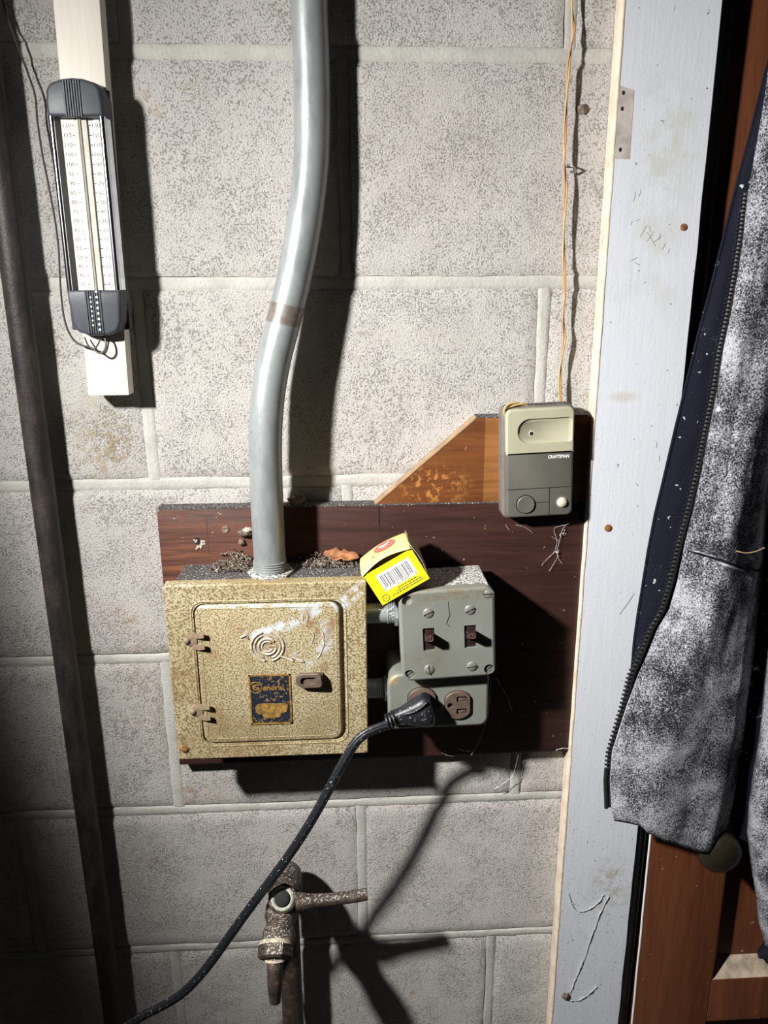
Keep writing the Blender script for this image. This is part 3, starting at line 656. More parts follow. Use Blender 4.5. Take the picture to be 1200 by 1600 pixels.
# embossed emblem: broken ring, letter G, two bolts
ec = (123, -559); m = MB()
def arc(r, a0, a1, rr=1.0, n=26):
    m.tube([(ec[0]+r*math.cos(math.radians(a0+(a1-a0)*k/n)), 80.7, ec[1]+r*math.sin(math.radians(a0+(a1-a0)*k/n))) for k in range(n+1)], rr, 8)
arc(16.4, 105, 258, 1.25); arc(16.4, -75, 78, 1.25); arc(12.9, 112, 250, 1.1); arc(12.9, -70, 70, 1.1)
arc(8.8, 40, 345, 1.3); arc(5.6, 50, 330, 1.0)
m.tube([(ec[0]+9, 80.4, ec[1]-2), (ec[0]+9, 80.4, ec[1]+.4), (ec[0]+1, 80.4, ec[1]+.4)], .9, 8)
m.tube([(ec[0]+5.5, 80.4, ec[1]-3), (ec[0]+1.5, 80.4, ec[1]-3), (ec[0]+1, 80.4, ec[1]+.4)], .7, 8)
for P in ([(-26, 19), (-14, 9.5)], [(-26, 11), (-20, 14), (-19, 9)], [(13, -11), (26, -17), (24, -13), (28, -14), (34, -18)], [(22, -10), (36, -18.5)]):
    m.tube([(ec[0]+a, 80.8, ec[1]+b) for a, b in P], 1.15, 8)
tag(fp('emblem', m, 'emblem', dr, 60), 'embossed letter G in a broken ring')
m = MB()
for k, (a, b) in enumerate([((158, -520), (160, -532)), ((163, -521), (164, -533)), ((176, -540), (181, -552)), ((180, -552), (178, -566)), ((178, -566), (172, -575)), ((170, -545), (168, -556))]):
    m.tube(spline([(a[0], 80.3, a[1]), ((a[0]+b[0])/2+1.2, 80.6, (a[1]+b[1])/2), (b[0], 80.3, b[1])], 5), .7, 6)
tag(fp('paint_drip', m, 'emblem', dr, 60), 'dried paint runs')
# nameplate
np_ = fp('nameplate', MB().prism(rrect(102, 145, -648, -590.5, .6, 2), 80, 81.2, .2), 'plate', dr, None)
m = MB()
for x0, x1, z0, z1 in ((102, 145, -592, -590.5), (102, 145, -648, -646.3), (102, 103.6, -648, -590.5), (143.4, 145, -648, -590.5)): m.box(x0, x1, 81, 81.6, z0, z1)
fp('plate_border', m, 'gold', np_, None)
m = MB(); m.text('eneral', 115.6, 81.5, -605.5, 9.0, align='LEFT', bold=.22, sx=1.0); m.text('G', 109.2, 81.5, -605, 10.5, bold=.25)
o = circ(109, -605, 6.2, 24); o.append(o[0]); m.tube([(x, 81.3, z) for x, z in o], .5, 6, False)
fp('plate_lettering', m, 'gold', np_, None)
m = MB(); m.prism([(107, -628), (110, -624), (120, -623), (128, -624), (139, -623.5), (141, -628), (139.5, -634), (134, -635), (132, -640), (116, -641), (114, -636), (108, -634)], 81, 81.5)
for k in range(34):
    x, z, s = rnd.uniform(104, 143), rnd.choice([rnd.uniform(-617, -611), rnd.uniform(-646, -640), rnd.uniform(-599, -592)]), rnd.uniform(.3, 1.1)
    m.prism([(x+s*rnd.uniform(.5, 1.3)*math.cos(a), z+s*rnd.uniform(.5, 1.3)*math.sin(a)) for a in (0, 1.2, 2.5, 3.7, 5)], 81, 81.45)
tag(fp('worn_gold_print', m, 'gold', np_, None), 'worn illegible gold print')
# hinges
for hx, hz in ((50, -549.5), (50.3, -630)):
    hg = fp('hinge', MB().prism([(hx-9, hz-5), (hx-9, hz+4), (hx-5, hz+6), (hx+3, hz+5), (hx+3, hz-6), (hx-5, hz-6)], 79, 81.4, .5), 'hingem')
    fp('rivet', MB().lathe((hx-7.5, 81, hz-.4), (0, 1, 0), [(0, 3.6), (1.4, 3.3), (2.6, 2), (3, .2)], 16), 'hingem', hg, 60)
    for dz in (5.6, -7):
        m = MB()
        def tab(s, t):
            x = hx-3+14*s; zc = hz+dz-1.2*math.sin(s*3)+1.5*s; wdt = 2.8*(1-.25*s)
            return (x, 80.5+1.5*math.sin(s*math.pi)+6.5*s*s, zc+wdt*(t-.5)*2)
        m.grid(tab, 8, 3); k0 = len(m.v); m.add([(p[0], p[1]-2.2, p[2]) for p in m.v], [f[::-1] for f in m.f])
        nu, nv = 8, 3; rim = list(range(nu+1))+[j*(nu+1)+nu for j in range(1, nv+1)]+[nv*(nu+1)+i for i in range(nu-1, -1, -1)]+[j*(nu+1) for j in range(nv-1, 0, -1)]
        m.f += [(rim[i], rim[(i+1) % len(rim)], k0+rim[(i+1) % len(rim)], k0+rim[i]) for i in range(len(rim))]
        fp('knuckle', m, 'hingem', hg, 60)
# latch loop
lc = (164.5, -595.5); m = MB()
outer = rrect(-14, 13, -8, 8, [4, 8, 8, 4], 6); inner = rrect(-9, 8, -4.3, 4.3, 3.6, 5)
m.prism(outer, 0, 3.6, .9, holes=[inner], hole_depth=3.6)
def lt(p):
    x, z = p[0], p[2]; a = math.radians(7); x, z = x*math.cos(a)-z*math.sin(a), x*math.sin(a)+z*math.cos(a)
    return (lc[0]+x, 82.5+p[1]+5*(x+14)/27, lc[1]+z)
m.xf(lt); la = fp('latch', m, 'latchm', dr)
fp('latch_stem', MB().box(lc[0]+9, lc[0]+14, 80, 88, lc[1]-4, lc[1]+6, 1), 'latchm', la)
fp('rivet', MB().lathe((31, 79.8, -674.5), (0, 1, 0), [(0, 4.2), (1.4, 4), (2.2, 2.6), (2.4, .2)], 14), 'rust')
fp('dust_layer', MB().grid(lambda s, t: (33+188*s, 17+(50+13*(.5+.5*nz(s*40, 1, t, .4)))*t, -491.6+.7*nz(s*188, t*50, 3, .2)), 60, 14), 'dust', sm=60)
# litter and leaf on top
def heap(name, label, x0, x1, d0, d1, hgt, count, seed):
    r = random.Random(seed); m = MB()
    for k in range(count):
        s = r.random(); x = x0+(x1-x0)*(.5+.5*(r.random()+r.random()-1)); d = d0+(d1-d0)*r.random()
        top = hgt*max(0, 1-((x-(x0+x1)/2)/((x1-x0)/2))**2)*(1-.7*(d-d0)/(d1-d0))
        z = -491+top*r.random(); L = r.uniform(1.5, 6.5); a, b = r.uniform(0, 6.3), r.uniform(-.7, .7); wd = r.uniform(.4, 1.3)
        D = Vector((math.cos(a)*math.cos(b), math.sin(a)*math.cos(b), math.sin(b)))*L; P = Vector((x, d, z+.6)); N_ = D.cross(Vector((r.random(), r.random(), r.random()))).normalized()*wd; U = D.cross(N_).normalized()*r.uniform(.2, .8)
        m.add([P-D/2, P-N_+U, P+D/2, P+N_+U, P-U], [(0, 1, 3), (1, 2, 3), (0, 4, 1), (1, 4, 2), (2, 4, 3), (3, 4, 0)])
    return tag(build(m, name, 'litter', smooth=None), label, 'debris', None, 'stuff')
heap('leaf_litter', 'heap of dry plant bits on fuse box top left of conduit', 62, 112, 18, 46, 17, 520, 1)
heap('leaf_litter', 'scatter of dry plant bits on fuse box top right of conduit', 146, 222, 18, 40, 13, 480, 2)
lf = MB(); A = at(505, 876, 24); B = at(562, 884, 24)
def leaf(s, t):
    x = A[0]+(B[0]-A[0])*s; wd = 17*math.sin(math.pi*min(1, s*1.02))**.6*(1+.5*nz(s*9, 0, 0, 1))
    return (x, 27+(t-.5)*wd*.9+1.5*nz(s*7, t*4, 1, 1), -480-4*s+2.5*nz(s*5, t*3, 5, 1)-(t-.5)*wd*.45+abs(t-.5)*wd*.25)
lf.grid(leaf, 14, 6); lo = tag(build(lf, 'dry_leaf', 'leaf', smooth=60), 'curled orange dry leaf on fuse box top beside yellow carton', 'leaf')
lo.modifiers.new('s', 'SOLIDIFY').thickness = .0006

# ------------------------------------------------------------------ switch box
SC = (306.3, -546.5); SR = 2.6
sb = thing('switch_box', 'square grey metal box with two dark toggle switches', 'switch box', (306, 16, -597))
def sbp(name, mb, mat, parent=sb, sm=38): return build(mb.rot(SC, SR), name, mat, parent, smooth=sm)
x0, x1, z0, z1 = SC[0]-48.5, SC[0]+48.5, SC[1]-49.5, SC[1]+49.5
sbp('box_body', MB().prism(rrect(x0+1.5, x1-1.5, z0+1.5, z1-1.5, 9), 28, 84), 'grey')
sbp('box_mount', MB().box(SC[0]-30, SC[0]+30, 15.9, 29, SC[1]-30, SC[1]+30), 'grey', sm=None)
slots = [rrect(SC[0]+dx-6, SC[0]+dx+6, SC[1]-16, SC[1]+9, .8, 2) for dx in (-19.6, 22.6)]
corners = [(x0+8.5, z1-9), (x1-6.5, z1-8), (x0+7.5, z0+8), (x1-7, z0+8)]
ch = [circ(cx, cz, 5.4, 16) for cx, cz in corners]
cov = sbp('cover', MB().prism(rrect(x0, x1, z0, z1, 11), 78, 92, 3, holes=slots+ch, hole_depth=4), 'grey')
sbp('slot_back', MB().box(x0+10, x1-10, 84, 85.5, SC[1]-20, SC[1]+14), 'slot', sm=None)
def screw(X, d, Z, r, ang, parent, fn, mat='steel'):
    s_ = fn('screw', MB().lathe((X, d-.5, Z), (0, 1, 0), [(0, r), (1.0, r), (1.7, r*.8), (2.0, r*.3), (2.0, .05)], 16), mat, parent, 50)
    a = math.radians(ang); m = MB().box(X-r*.95, X+r*.95, d+1.1, d+1.65, Z-.5, Z+.5).rot((X, Z), ang)
    fn('screw_slot', m, 'slot', s_, None)
for (dx, dz), an in zip(((-19.3, 25.5), (22.7, 25.8), (-20.5, -37), (23.6, -37)), (25, 25, 95, 5)): screw(SC[0]+dx, 92, SC[1]+dz, 5.3, an, cov, sbp)
for i, (cx, cz) in enumerate(corners):
    if i == 0:
        sbp('screw_hole', MB().lathe((cx, 87.4, cz), (0, 1, 0), [(0, 5.6), (.8, 5.5), (.6, .1)], 14), 'steel', cov)
    else: screw(cx, (91 if i == 1 else 88.5), cz, 4.9, (60, 0, 35, 40)[i], cov, sbp)
for k, dx in enumerate((-19.6, 22.6)):
    cx = SC[0]+dx
    tg = sbp('toggle', MB().box(cx-5.6, cx+5.6, 84, 90, SC[1]-15.5, SC[1]+8.5, .6), 'darkplastic')
    m = MB(); ring = []
    prof = [(88, 4.6, -3), (94, 4.3, 0), (101, 4.0, 2.6), (105.5, 3.8, 4.2), (106.5, 3.0, 4.4)]
    for d, hw, dz in prof:
        hh = 4.2 if d < 95 else 3.6
        ring += [(cx-hw, d, SC[1]+dz-hh), (cx+hw, d, SC[1]+dz-hh), (cx+hw, d, SC[1]+dz+hh), (cx-hw, d, SC[1]+dz+hh)]
    n_ = len(prof); m.add(ring, [(4*i+j, 4*i+(j+1) % 4, 4*i+4+(j+1) % 4, 4*i+4+j) for i in range(n_-1) for j in range(4)]+[(0, 1, 2, 3), tuple(4*(n_-1)+j for j in range(4))])
    lv = sbp('lever', m, 'darkplastic', tg, 30)
    m = MB(); m.text('F', cx, 106.75, SC[1]+4.2, 4.2); o = circ(cx, SC[1]+4.2, 2.9, 18); o.append(o[0]); m.tube([(a, 106.5, b) for a, b in o], .28, 5, False)
    tag(sbp('lever_mark', m, 'redprint', lv, None), 'small letter F in a ring')
m = MB(); m.tube([(SC[0]+1, 92, SC[1]+37), (SC[0]+1.2, 92.1, SC[1]+30), (SC[0]+2.4, 92.1, SC[1]+22), (SC[0]+.6, 92.1, SC[1]+18), (SC[0]-1.2, 92.1, SC[1]+13), (SC[0]+2, 92.1, SC[1]+9)], .35, 5)
tag(sbp('scratch', m, 'slot', cov), 'crooked dark scratch')
sbp('dust_layer', MB().grid(lambda s, t: (x0+6+(x1-x0-12)*s, 30+58.5*t-(2.5*max(0, t-.93)*14), z1-1.4+.5*nz(s*90, t*50, 3, .3)+1.5-1.8*max(0, t-.9)*10), 40, 14), 'paledust', sm=60)

# receptacle box
rb = thing('outlet_box', 'low grey metal outlet box under the toggle switch box', 'outlet', (300, 16, -663))
def rp(name, mb, mat, parent=rb, sm=38): return build(mb.rot((300, -630), .8), name, mat, parent, smooth=sm)
rx0, rx1, rz0, rz1 = 246, 353.5, -662.5, -597
lo_ = [(282+16.8*math.cos(a), -629.5+16.8*math.sin(a)) for a in [math.radians(k*10) for k in range(36)]]
def outlet(cx, cz, r, hw): return [(max(cx-hw, min(cx+hw, cx+r*math.cos(math.radians(k*10)))), cz+r*math.sin(math.radians(k*10))) for k in range(36)]
ro = outlet(320.3, -635.5, 17.2, 14.2)
rp('box_body', MB().prism(rrect(rx0+1.5, rx1-1.5, rz0+1.5, rz1-1.5, 9), 16, 70), 'grey')
def clean(o):
    r = []
    for p in o:
        if not r or (abs(p[0]-r[-1][0])+abs(p[1]-r[-1][1])) > .05: r.append(p)
    return r
rcov = rp('cover', MB().prism(rrect(rx0, rx1, rz0, rz1, [10, 14, 8, 10]), 66, 76, 3, holes=[clean(ro), clean(outlet(282, -629.5, 17.2, 15.5))], hole_depth=5), 'grey')
sl1, sl2, gh = rrect(318.6, 329.6, -631, -624.5, 1.5, 3), rrect(318.6, 329.6, -645.5, -639, 1.5, 3), circ(311.8, -634.8, 3.1, 12)
fc = rp('outlet_face', MB().prism(clean(outlet(320.3, -635.5, 16.4, 13.4)), 68, 79, 1, holes=[sl1, sl2, gh], hole_depth=5), 'bakelite')
rp('slot_back', MB().box(309, 331, 73.5, 74, -648, -622), 'slot', fc, None)
m = MB(); m.box(320.5, 329, 74, 77.6, -630.6, -627, .8); m.box(320.5, 329, 74, 77.6, -645, -641.5, .8); rp('slot_contact', m, 'bakelite', fc)
fc2 = rp('outlet_face', MB().prism(clean(outlet(282, -629.5, 16.4, 14.8)), 68, 79, 1), 'bakelite')
screw(300.3, 76, -635.5, 3.3, 60, rcov, rp, 'latchm')
# conduit nipples between the boxes
def nipple(c, L, r, label):
    o = thing('pipe_nipple', label, 'pipe fitting', (c[0], c[1], c[2]-r))
    m = MB(); m.lathe(c, (1, 0, 0), [(-L/2, r), (L/2, r)], 24); build(m, 'barrel', 'galv', o)
    m = MB()
    for k in range(4): m.lathe((c[0]+L/2-12+k*2.2, c[1], c[2]), (1, 0, 0), [(0, r), (.8, r+1), (1.6, r)], 24)
    build(m, 'thread', 'galv', o)
    m = MB(); m.lathe((c[0]+L/2-4, c[1], c[2]), (1, 0, 0), [(0, r+4), (3, r+4)], 8); build(m, 'locknut', 'galv', o)
q = at(597, 958, 56); nipple((240.3, 56, q[2]), 36, 10.5, 'short threaded steel nipple joining fuse box to switch box')
q = at(594, 1075, 45); nipple((234.5, 45, q[2]), 26, 10.5, 'short steel nipple joining fuse box to outlet box')

# ------------------------------------------------------------------ plug and cord
pl = thing('power_cord', 'black power cord with plug pushed into the outlet box, hanging to lower left', 'power cord', (284, 79, -640))
q0, q1, q2 = at(611, 1129, 98), at(640, 1121, 98), at(664, 1112, 98)
m = MB()
secs = [(0, 7.5, 7.5), (.12, 7.8, 7.5), (.25, 9, 8), (.45, 12, 10), (.65, 15.5, 12), (.82, 18.5, 13), (.93, 17.5, 12.5), (1, 13, 10)]
ax = (249, -641); bx = (292, -631); n_ = 20; ring = []
for t, hz, hd in secs:
    cx, cz = ax[0]+(bx[0]-ax[0])*t, ax[1]+(bx[1]-ax[1])*t; ux, uz = -(bx[1]-ax[1]), bx[0]-ax[0]; L = math.hypot(ux, uz); ux, uz = ux/L, uz/L
    for k in range(n_):
        a = 2*math.pi*k/n_; ca, sa = math.cos(a), math.sin(a); e = .75
        pz, pd = abs(ca)**e*math.copysign(hz, ca), abs(sa)**e*math.copysign(hd, sa)
        ring.append((cx+ux*pz, 88.5+pd+1*(1-t), cz+uz*pz))
m.add(ring, [(i*n_+k, i*n_+(k+1) % n_, (i+1)*n_+(k+1) % n_, (i+1)*n_+k) for i in range(len(secs)-1) for k in range(n_)]+[tuple(range(n_))[::-1], tuple(range((len(secs)-1)*n_, len(secs)*n_))])
body = build(m, 'plug', 'cord', pl, smooth=60)
m = MB(); m.tube(spline([(262, 97.5, -632), (270, 99.5, -629), (278, 101, -623.5), (285, 100.5, -617)], 5), [1.4]*15+[.8], 8)
build(m, 'grip_ridge', 'cord', body, smooth=60)
m = MB()
for t in (0, .3, .6): m.lathe((243.5+t*12, 93, -643+t*4), (.95, 0, .32), [(0, 7.5), (.6, 8.6), (2.0, 8.6), (2.6, 7.5)], 20)
build(m, 'strain_relief', 'cord', body, smooth=50)
cpx = [(612, 1131, 93), (592, 1137, 95), (572, 1146, 97), (556, 1160, 99), (543, 1180, 101), (526, 1210, 103), (505, 1250, 104), (482, 1290, 105), (456, 1330, 105), (427, 1370, 105), (402, 1403, 105), (380, 1433, 105), (355, 1468, 105), (330, 1503, 105), (305, 1533, 106), (280, 1556, 107), (250, 1574, 108), (222, 1588, 110), (196, 1604, 112), (160, 1628, 114), (100, 1670, 116)]
pts = spline([at(*p) for p in cpx]+[(-215, 128, -1180), (-285, 150, -1330), (-320, 165, -1560), (-322, 175, -1822)], 6)
P = [Vector(p) for p in pts]; m = MB()
for sg in (-1, 0, 1):
    off = []
    for i, p in enumerate(P):
        T = (P[min(i+1, len(P)-1)]-P[max(i-1, 0)]).normalized(); Nn = T.cross(Vector((0, 1, 0))).normalized()
        off.append(tuple(p+Nn*sg*2.1+Vector((0, .8 if sg == 0 else 0, 0))))
    m.tube(off, 3.1, 12)
build(m, 'cable', 'cord', pl, smooth=60)

# ------------------------------------------------------------------ yellow carton
ct = thing('bulb_carton', 'small open yellow cardboard carton with barcode lying across both metal boxes', 'carton', (240, 60, -511))
CO = Vector((240, -511)); ang = math.radians(30.5); UX, UZ = Vector((math.cos(ang), math.sin(ang))), Vector((-math.sin(ang), math.cos(ang)))
CW, CH, CD0, CD1 = 54, 36.5, 42, 95.5
def cl(a, d, b): p = CO+UX*a+UZ*b; return (p.x, d, p.y)
def cpart(name, mb, mat, parent=ct, sm=None): return build(mb.xf(lambda p: cl(*p)), name, mat, parent, smooth=sm)
front = cpart('front_panel', MB().box(0, CW, CD1-.6, CD1, 0, CH), 'yellow')
cpart('back_panel', MB().box(0, CW, CD0, CD0+.6, 0, CH), 'yellow')
cpart('side_panel', MB().box(0, .6, CD0+.6, CD1-.6, 0, CH), 'yellow')
cpart('side_panel', MB().box(CW-.6, CW, CD0+.6, CD1-.6, 0, CH), 'card')
cpart('bottom_panel', MB().box(.6, CW-.6, CD0+.6, CD1-.6, 0, .6), 'card')
m = MB(); m.grid(lambda s, t: (CW+.3+2.5*math.sin(math.pi*t), CD0+5+(CD1-CD0-5)*s, CH*.1+(CH*1.02)*t+3*t*s), 6, 6); tag(cpart('side_tab', m, 'card', sm=60), 'bent grey side tab').modifiers.new('s', 'SOLIDIFY').thickness = .0005
def flap(s, t):      # bowed lid, hinged at the back and sprung up in the middle
    bow = math.sin(math.pi*s)
    return (-1.5+(CW+1)*s, CD0+(CD1-CD0+1.2)*t, CH+.6+5.2*bow*(.6+.5*t)+5*(1-t)*t*2)
m = MB(); m.grid(flap, 16, 8); fl_ = cpart('lid_flap', m, 'fadedyellow', sm=60); sm_ = fl_.modifiers.new('s', 'SOLIDIFY'); sm_.thickness = .0006
m = MB(); m.grid(lambda s, t: (lambda p: (p[0], p[1]+.2, p[2]+.75))(flap(.56+.2*math.cos(6.283*s)*t*1.1, .45+.26*math.sin(6.283*s)*t)), 24, 3); cpart('red_logo', m, 'red', fl_, 60)
m = MB(); m.grid(lambda s, t: (lambda p: (p[0], p[1]+.3, p[2]+1.05))(flap(.44+.22*s+.02, .40+.10*t-.1*s+.1*math.sin(3.1*s))), 10, 2); cpart('white_swoosh', m, 'white', fl_, 60)
m = MB(); m.grid(lambda s, t: (lambda p: (p[0], p[1]+.2, p[2]+.7))(flap(.30+.06*s*(1-t), .62-.1*t+.2*s)), 4, 2); cpart('red_tail', m, 'red', fl_, 60)
lb = cpart('barcode_label', MB().box(10, 47, CD1, CD1+.12, 11, 30.5), 'white', front)
m = MB(); r = random.Random(11); a = 13
while a < 44.2:
    wd = r.choice([.28, .28, .5, .75]); tall = 13.6
    m.box(a, a+wd, CD1+.12, CD1+.22, 14.6, 14.6+tall); a += wd+r.choice([.35, .45, .7, .95])
cpart('barcode', m, 'ink', lb)
m = MB()
for txt, a0 in (('0', 10.8), ('51712', 21.5), ('41635', 34.5), ('5', 45.6)): m.text(txt, a0, CD1+.24, 12.9, 3.9)
cpart('barcode_digits', m, 'ink', lb)
m = MB(); r = random.Random(4)
for row, (aa, bb2) in enumerate(((23, 45), (20, 48), (14, 50))):
    a = aa
    while a < bb2: wd = r.uniform(1.2, 3.4); m.box(a, min(bb2, a+wd), CD1, CD1+.1, 8.0-row*2.4, 8.9-row*2.4); a += wd+.6
cpart('small_print', m, 'ink', front)
m = MB(); m.text('UL', 7.2, CD1+.12, 5.2, 3.4); o = circ(7.2, 5.2, 3.6, 22); o.append(o[0]); m.tube([(x, CD1+.05, z) for x, z in o], .32, 5, False)
cpart('round_mark', m, 'ink', front)

# ------------------------------------------------------------------ door control console
CC = (404.5, -382.5); CR = 2.3
dc = thing('door_control', 'grey and beige plastic wall control with two round buttons', 'wall control', (404, 16, -442))
def dp(name, mb, mat, parent=dc, sm=38): return build(mb.rot(CC, CR), name, mat, parent, smooth=sm)
hx, hz = 37.3, 58.8
dp('back_shell', MB().prism(rrect(CC[0]-hx, CC[0]+hx, CC[1]-hz, CC[1]+hz, 7), 15.6, 33, 2.5), 'consoleback')
fz = CC[1]+10.2
dp('lower_face', MB().prism(rrect(CC[0]-hx+3, CC[0]+hx-2, CC[1]-hz+2, fz+3, [0.5, .5, 6, 6]), 28, 40, 2.6), 'consolegrey')
big = rrect(CC[0]-hx+3, CC[0]+hx-2, fz, CC[1]+hz-2, [6, 6, .5, .5]); dish = rrect(CC[0]-23, CC[0]+hx-4, fz+11, CC[1]+hz-12, [4, 12.5, 12.5, 4], 8)
up = dp('upper_face', MB().prism(big, 28, 40.8, 1.8, holes=[dish], hole_depth=2.2), 'consolebeige', sm=60)
m = MB()
def ins(o, k): 
    cx, cz = sum(p[0] for p in o)/len(o), sum(p[1] for p in o)/len(o); return [(cx+(p[0]-cx)*k, cz+(p[1]-cz)*k) for p in o]
i2 = ins(dish, .92); n_ = len(dish)
m.add([(x, 40.9, z) for x, z in dish]+[(x, 38.8, z) for x, z in i2], [(i, (i+1) % n_, n_+(i+1) % n_, n_+i) for i in range(n_)]+[tuple(range(n_, 2*n_))])
dp('thumb_dish', m, 'consolebeige', up, 60)
m = MB(); m.lathe((CC[0]-8, 38.6, CC[1]+31.5), (0, 1, 0), [(0, 3.3), (.5, 2.6), (.4, 2.2)], 16); dp('lens_rim', m, 'cream', up)
m = MB(); m.lathe((CC[0]-8.3, 39.1, CC[1]+31.5), (0, 1, 0), [(0, 2.2), (.2, 2.0), (.2, .1)], 14); dp('lens', m, 'slot', up)
m = MB(); m.text('CRAFTSMAN', CC[0]+19.6, 40.15, fz-3.9, 4.7, bold=.16, sx=.82, shear=.08); dp('brand_lettering', m, 'white', None or dc, None)
m = MB()
for x0_, x1_, z0_, z1_ in ((CC[0]-33, CC[0]+34, CC[1]-26.4, CC[1]-25.6), (CC[0]+10.3, CC[0]+11.1, CC[1]-56, CC[1]-26), (CC[0]-4.5, CC[0]+10.5, CC[1]-41.6, CC[1]-40.9)): m.box(x0_, x1_, 39.6, 40.12, z0_, z1_)
dp('seam_line', m, 'slot', sm=None)
m = MB(); m.lathe((CC[0]-14.3, 39.6, CC[1]-42.3), (0, 1, 0), [(0, 10.2), (.5, 10.2), (.5, .1)], 32); dp('button_gap', m, 'slot')
m = MB(); m.lathe((CC[0]-14, 39.6, CC[1]-42.5), (0, 1, 0), [(0, 9.3), (1.8, 9.3), (2.4, 8.6), (2.0, 4), (1.9, .1)], 32); tag(dp('push_button', m, 'consolegrey', sm=40), 'large round grey button')
m = MB(); m.lathe((CC[0]+24, 39.6, CC[1]-42.3), (0, 1, 0), [(0, 7), (.6, 6.8), (.5, .1)], 24); dp('button_gap', m, 'consoleback')
m = MB(); m.lathe((CC[0]+24, 39.8, CC[1]-42.3), (0, 1, 0), [(0, 5.3), (1.8, 5.2), (3, 4), (3.4, 1.5), (3.5, .1)], 24); tag(dp('push_button', m, 'cream', sm=60), 'small round cream button')
dp('dust_layer', MB().grid(lambda s, t: (CC[0]-hx+5+(2*hx-10)*s, 17+14*t, CC[1]+hz+.3+.4*nz(s*70, t*30, 2, .4)), 30, 8), 'dust', sm=60)
# wires to the console
bw = thing('bell_wire', 'thin twisted yellow and orange wire pair down to the wall control', 'wire', at(876, 640, 10))
wpx = [(893, -40), (893, 0), (895, 30), (896, 50), (892, 75), (889, 100), (886, 140), (884, 180), (882, 230), (882, 260), (884, 300), (881, 350), (881, 400), (882, 450), (880, 500), (882, 530), (877, 560), (875, 590), (876, 640), (876, 660)]
for nm, mt, ph in (('strand', 'wirey', 0), ('strand', 'wireo', math.pi)):
    P = [at(u, v, 10) for u, v in wpx]; P = spline(P, 8)
    m = MB(); m.tube([(p[0]+.9*math.cos(i*.16+ph), p[1]+.9*math.sin(i*.16+ph), p[2]) for i, p in enumerate(P)], .85, 8); build(m, nm, mt, bw, smooth=60)
m = MB(); q = [at(820, 634, 30), at(808, 630, 34), at(796, 631, 36), at(789, 637, 36), at(788, 646, 34), at(791, 655, 30)]
m.tube(spline(q, 5), 1.2, 8); m.tube(spline([at(792, 637, 34), at(805, 633, 34), at(818, 631, 33), at(828, 636, 30)], 5), 1.1, 8)
tag(build(m, 'wire_loop', 'wirey', base=at(800, 640, 30), smooth=60), 'small brass coloured loop of bare wire at top of wall control', 'wire')
q = at(893, 261, 6); m = MB(); m.tube(spline([(q[0]-3.5, -1, q[2]+1), (q[0]-3.5, 6, q[2]+2), (q[0]-1, 11.5, q[2]), (q[0]+3.5, 7, q[2]-2), (q[0]+4.5, 3, q[2]-5), (q[0]+1, 4, q[2]-4), (q[0]+1.5, -1, q[2]-3)], 5), 1.0, 8)
tag(build(m, 'wire_staple', 'steel', base=(q[0], 0, q[2])), 'small metal staple holding the thin wire to the wall', 'staple')
q = at(910, 171, 0); lump('wall_plug', 'mud', 'brown mud dab in the wall beside the thin wire', 'mud dab', (q[0], 0, q[2]), (5.8, 2.4, 4.2), 33)

# ------------------------------------------------------------------ valve at the bottom
vv = thing('faucet', 'old dark lever faucet on a rusty riser pipe under the fuse box', 'faucet', (126, 40, -1828))
def vp(name, mb, mat, parent=vv, sm=50): return build(mb, name, mat, parent, smooth=sm)
VX, VZ = 126.5, -878
m = MB(); m.tube([(126, 36, -1828), (126, 36, -1300), (126, 36, VZ-10)], 13.2, 24); vp('riser_pipe', m, 'valve')
m = MB(); m.tube(spline([(126, 36, VZ-34), (126, 36, VZ-16), (VX, 38, VZ-3), (VX, 48, VZ+3), (VX, 64, VZ+4)], 6), [18.5]*24+[18.5], 28)
vp('elbow', m, 'valve')
m = MB(); m.lathe((VX-.5, 60, VZ+3), (-.03, 1, -.10), [(0, 18.8), (6, 18.8), (8, 15.5), (20, 16), (28, 18), (40, 18), (46, 15), (56, 15.5), (62, 17.8), (76, 17.8), (78, 16), (80, 15)], 28)
vp('valve_body', m, 'valve')
HB = at(441, 1404, 100); HA = Vector((.0, .72, .69))
m = MB(); m.lathe(Vector(HB)-HA*22, HA, [(0, 15), (14, 14), (18, 15.5), (21, 15.5), (23, 13)], 28); bon = vp('bonnet', m, 'valve')
m = MB(); m.lathe(Vector(HB)-HA*4, HA, [(0, 12.4), (5, 12.4), (6, 10.5), (5.2, 9), (4, 8.6)], 28); vp('bonnet_ring', m, 'palegreen', bon)
m = MB(); m.lathe(Vector(HB)-HA*2, HA, [(0, 8.2), (6, 8.2), (7.5, 6), (6.6, .1)], 20); vp('stem_screw', m, 'slot', bon)
t0, t1 = Vector(at(462, 1410, 98)), Vector(at(574, 1397, 94))
m = MB(); m.tube([tuple(t0.lerp(t1, k/8)+Vector((0, 0, -1.5*math.sin(k/8*3.1)))) for k in range(9)], [10.5, 9, 7.4, 6.9, 6.7, 6.7, 6.7, 6.7, 6.2], 16)
m.v = [(x, d, z) for x, d, z in m.v]; vp('lever_handle', m, 'valve')
SE = Vector((VX-2.5, 60, VZ+3))+Vector((-.03, 1, -.10)).normalized()*80
m = MB(); m.lathe(SE, (-.02, .82, -.57), [(-4, 18.5), (7, 18.5), (9, 16)], 6); nut = vp('hex_nut', m, 'valve', sm=20)
m = MB(); m.lathe(SE, (-.02, .82, -.57), [(-8, 16.5), (-5, 17.8), (-3.6, 17.8), (-3.4, 15)], 28); vp('packing_ring', m, 'plaster', nut)
sp_ = [tuple(SE+Vector(a)) for a in ((0, 5, -5), (0, 11, -12), (-.5, 14, -24), (-1, 15, -38), (-1.5, 15, -52))]
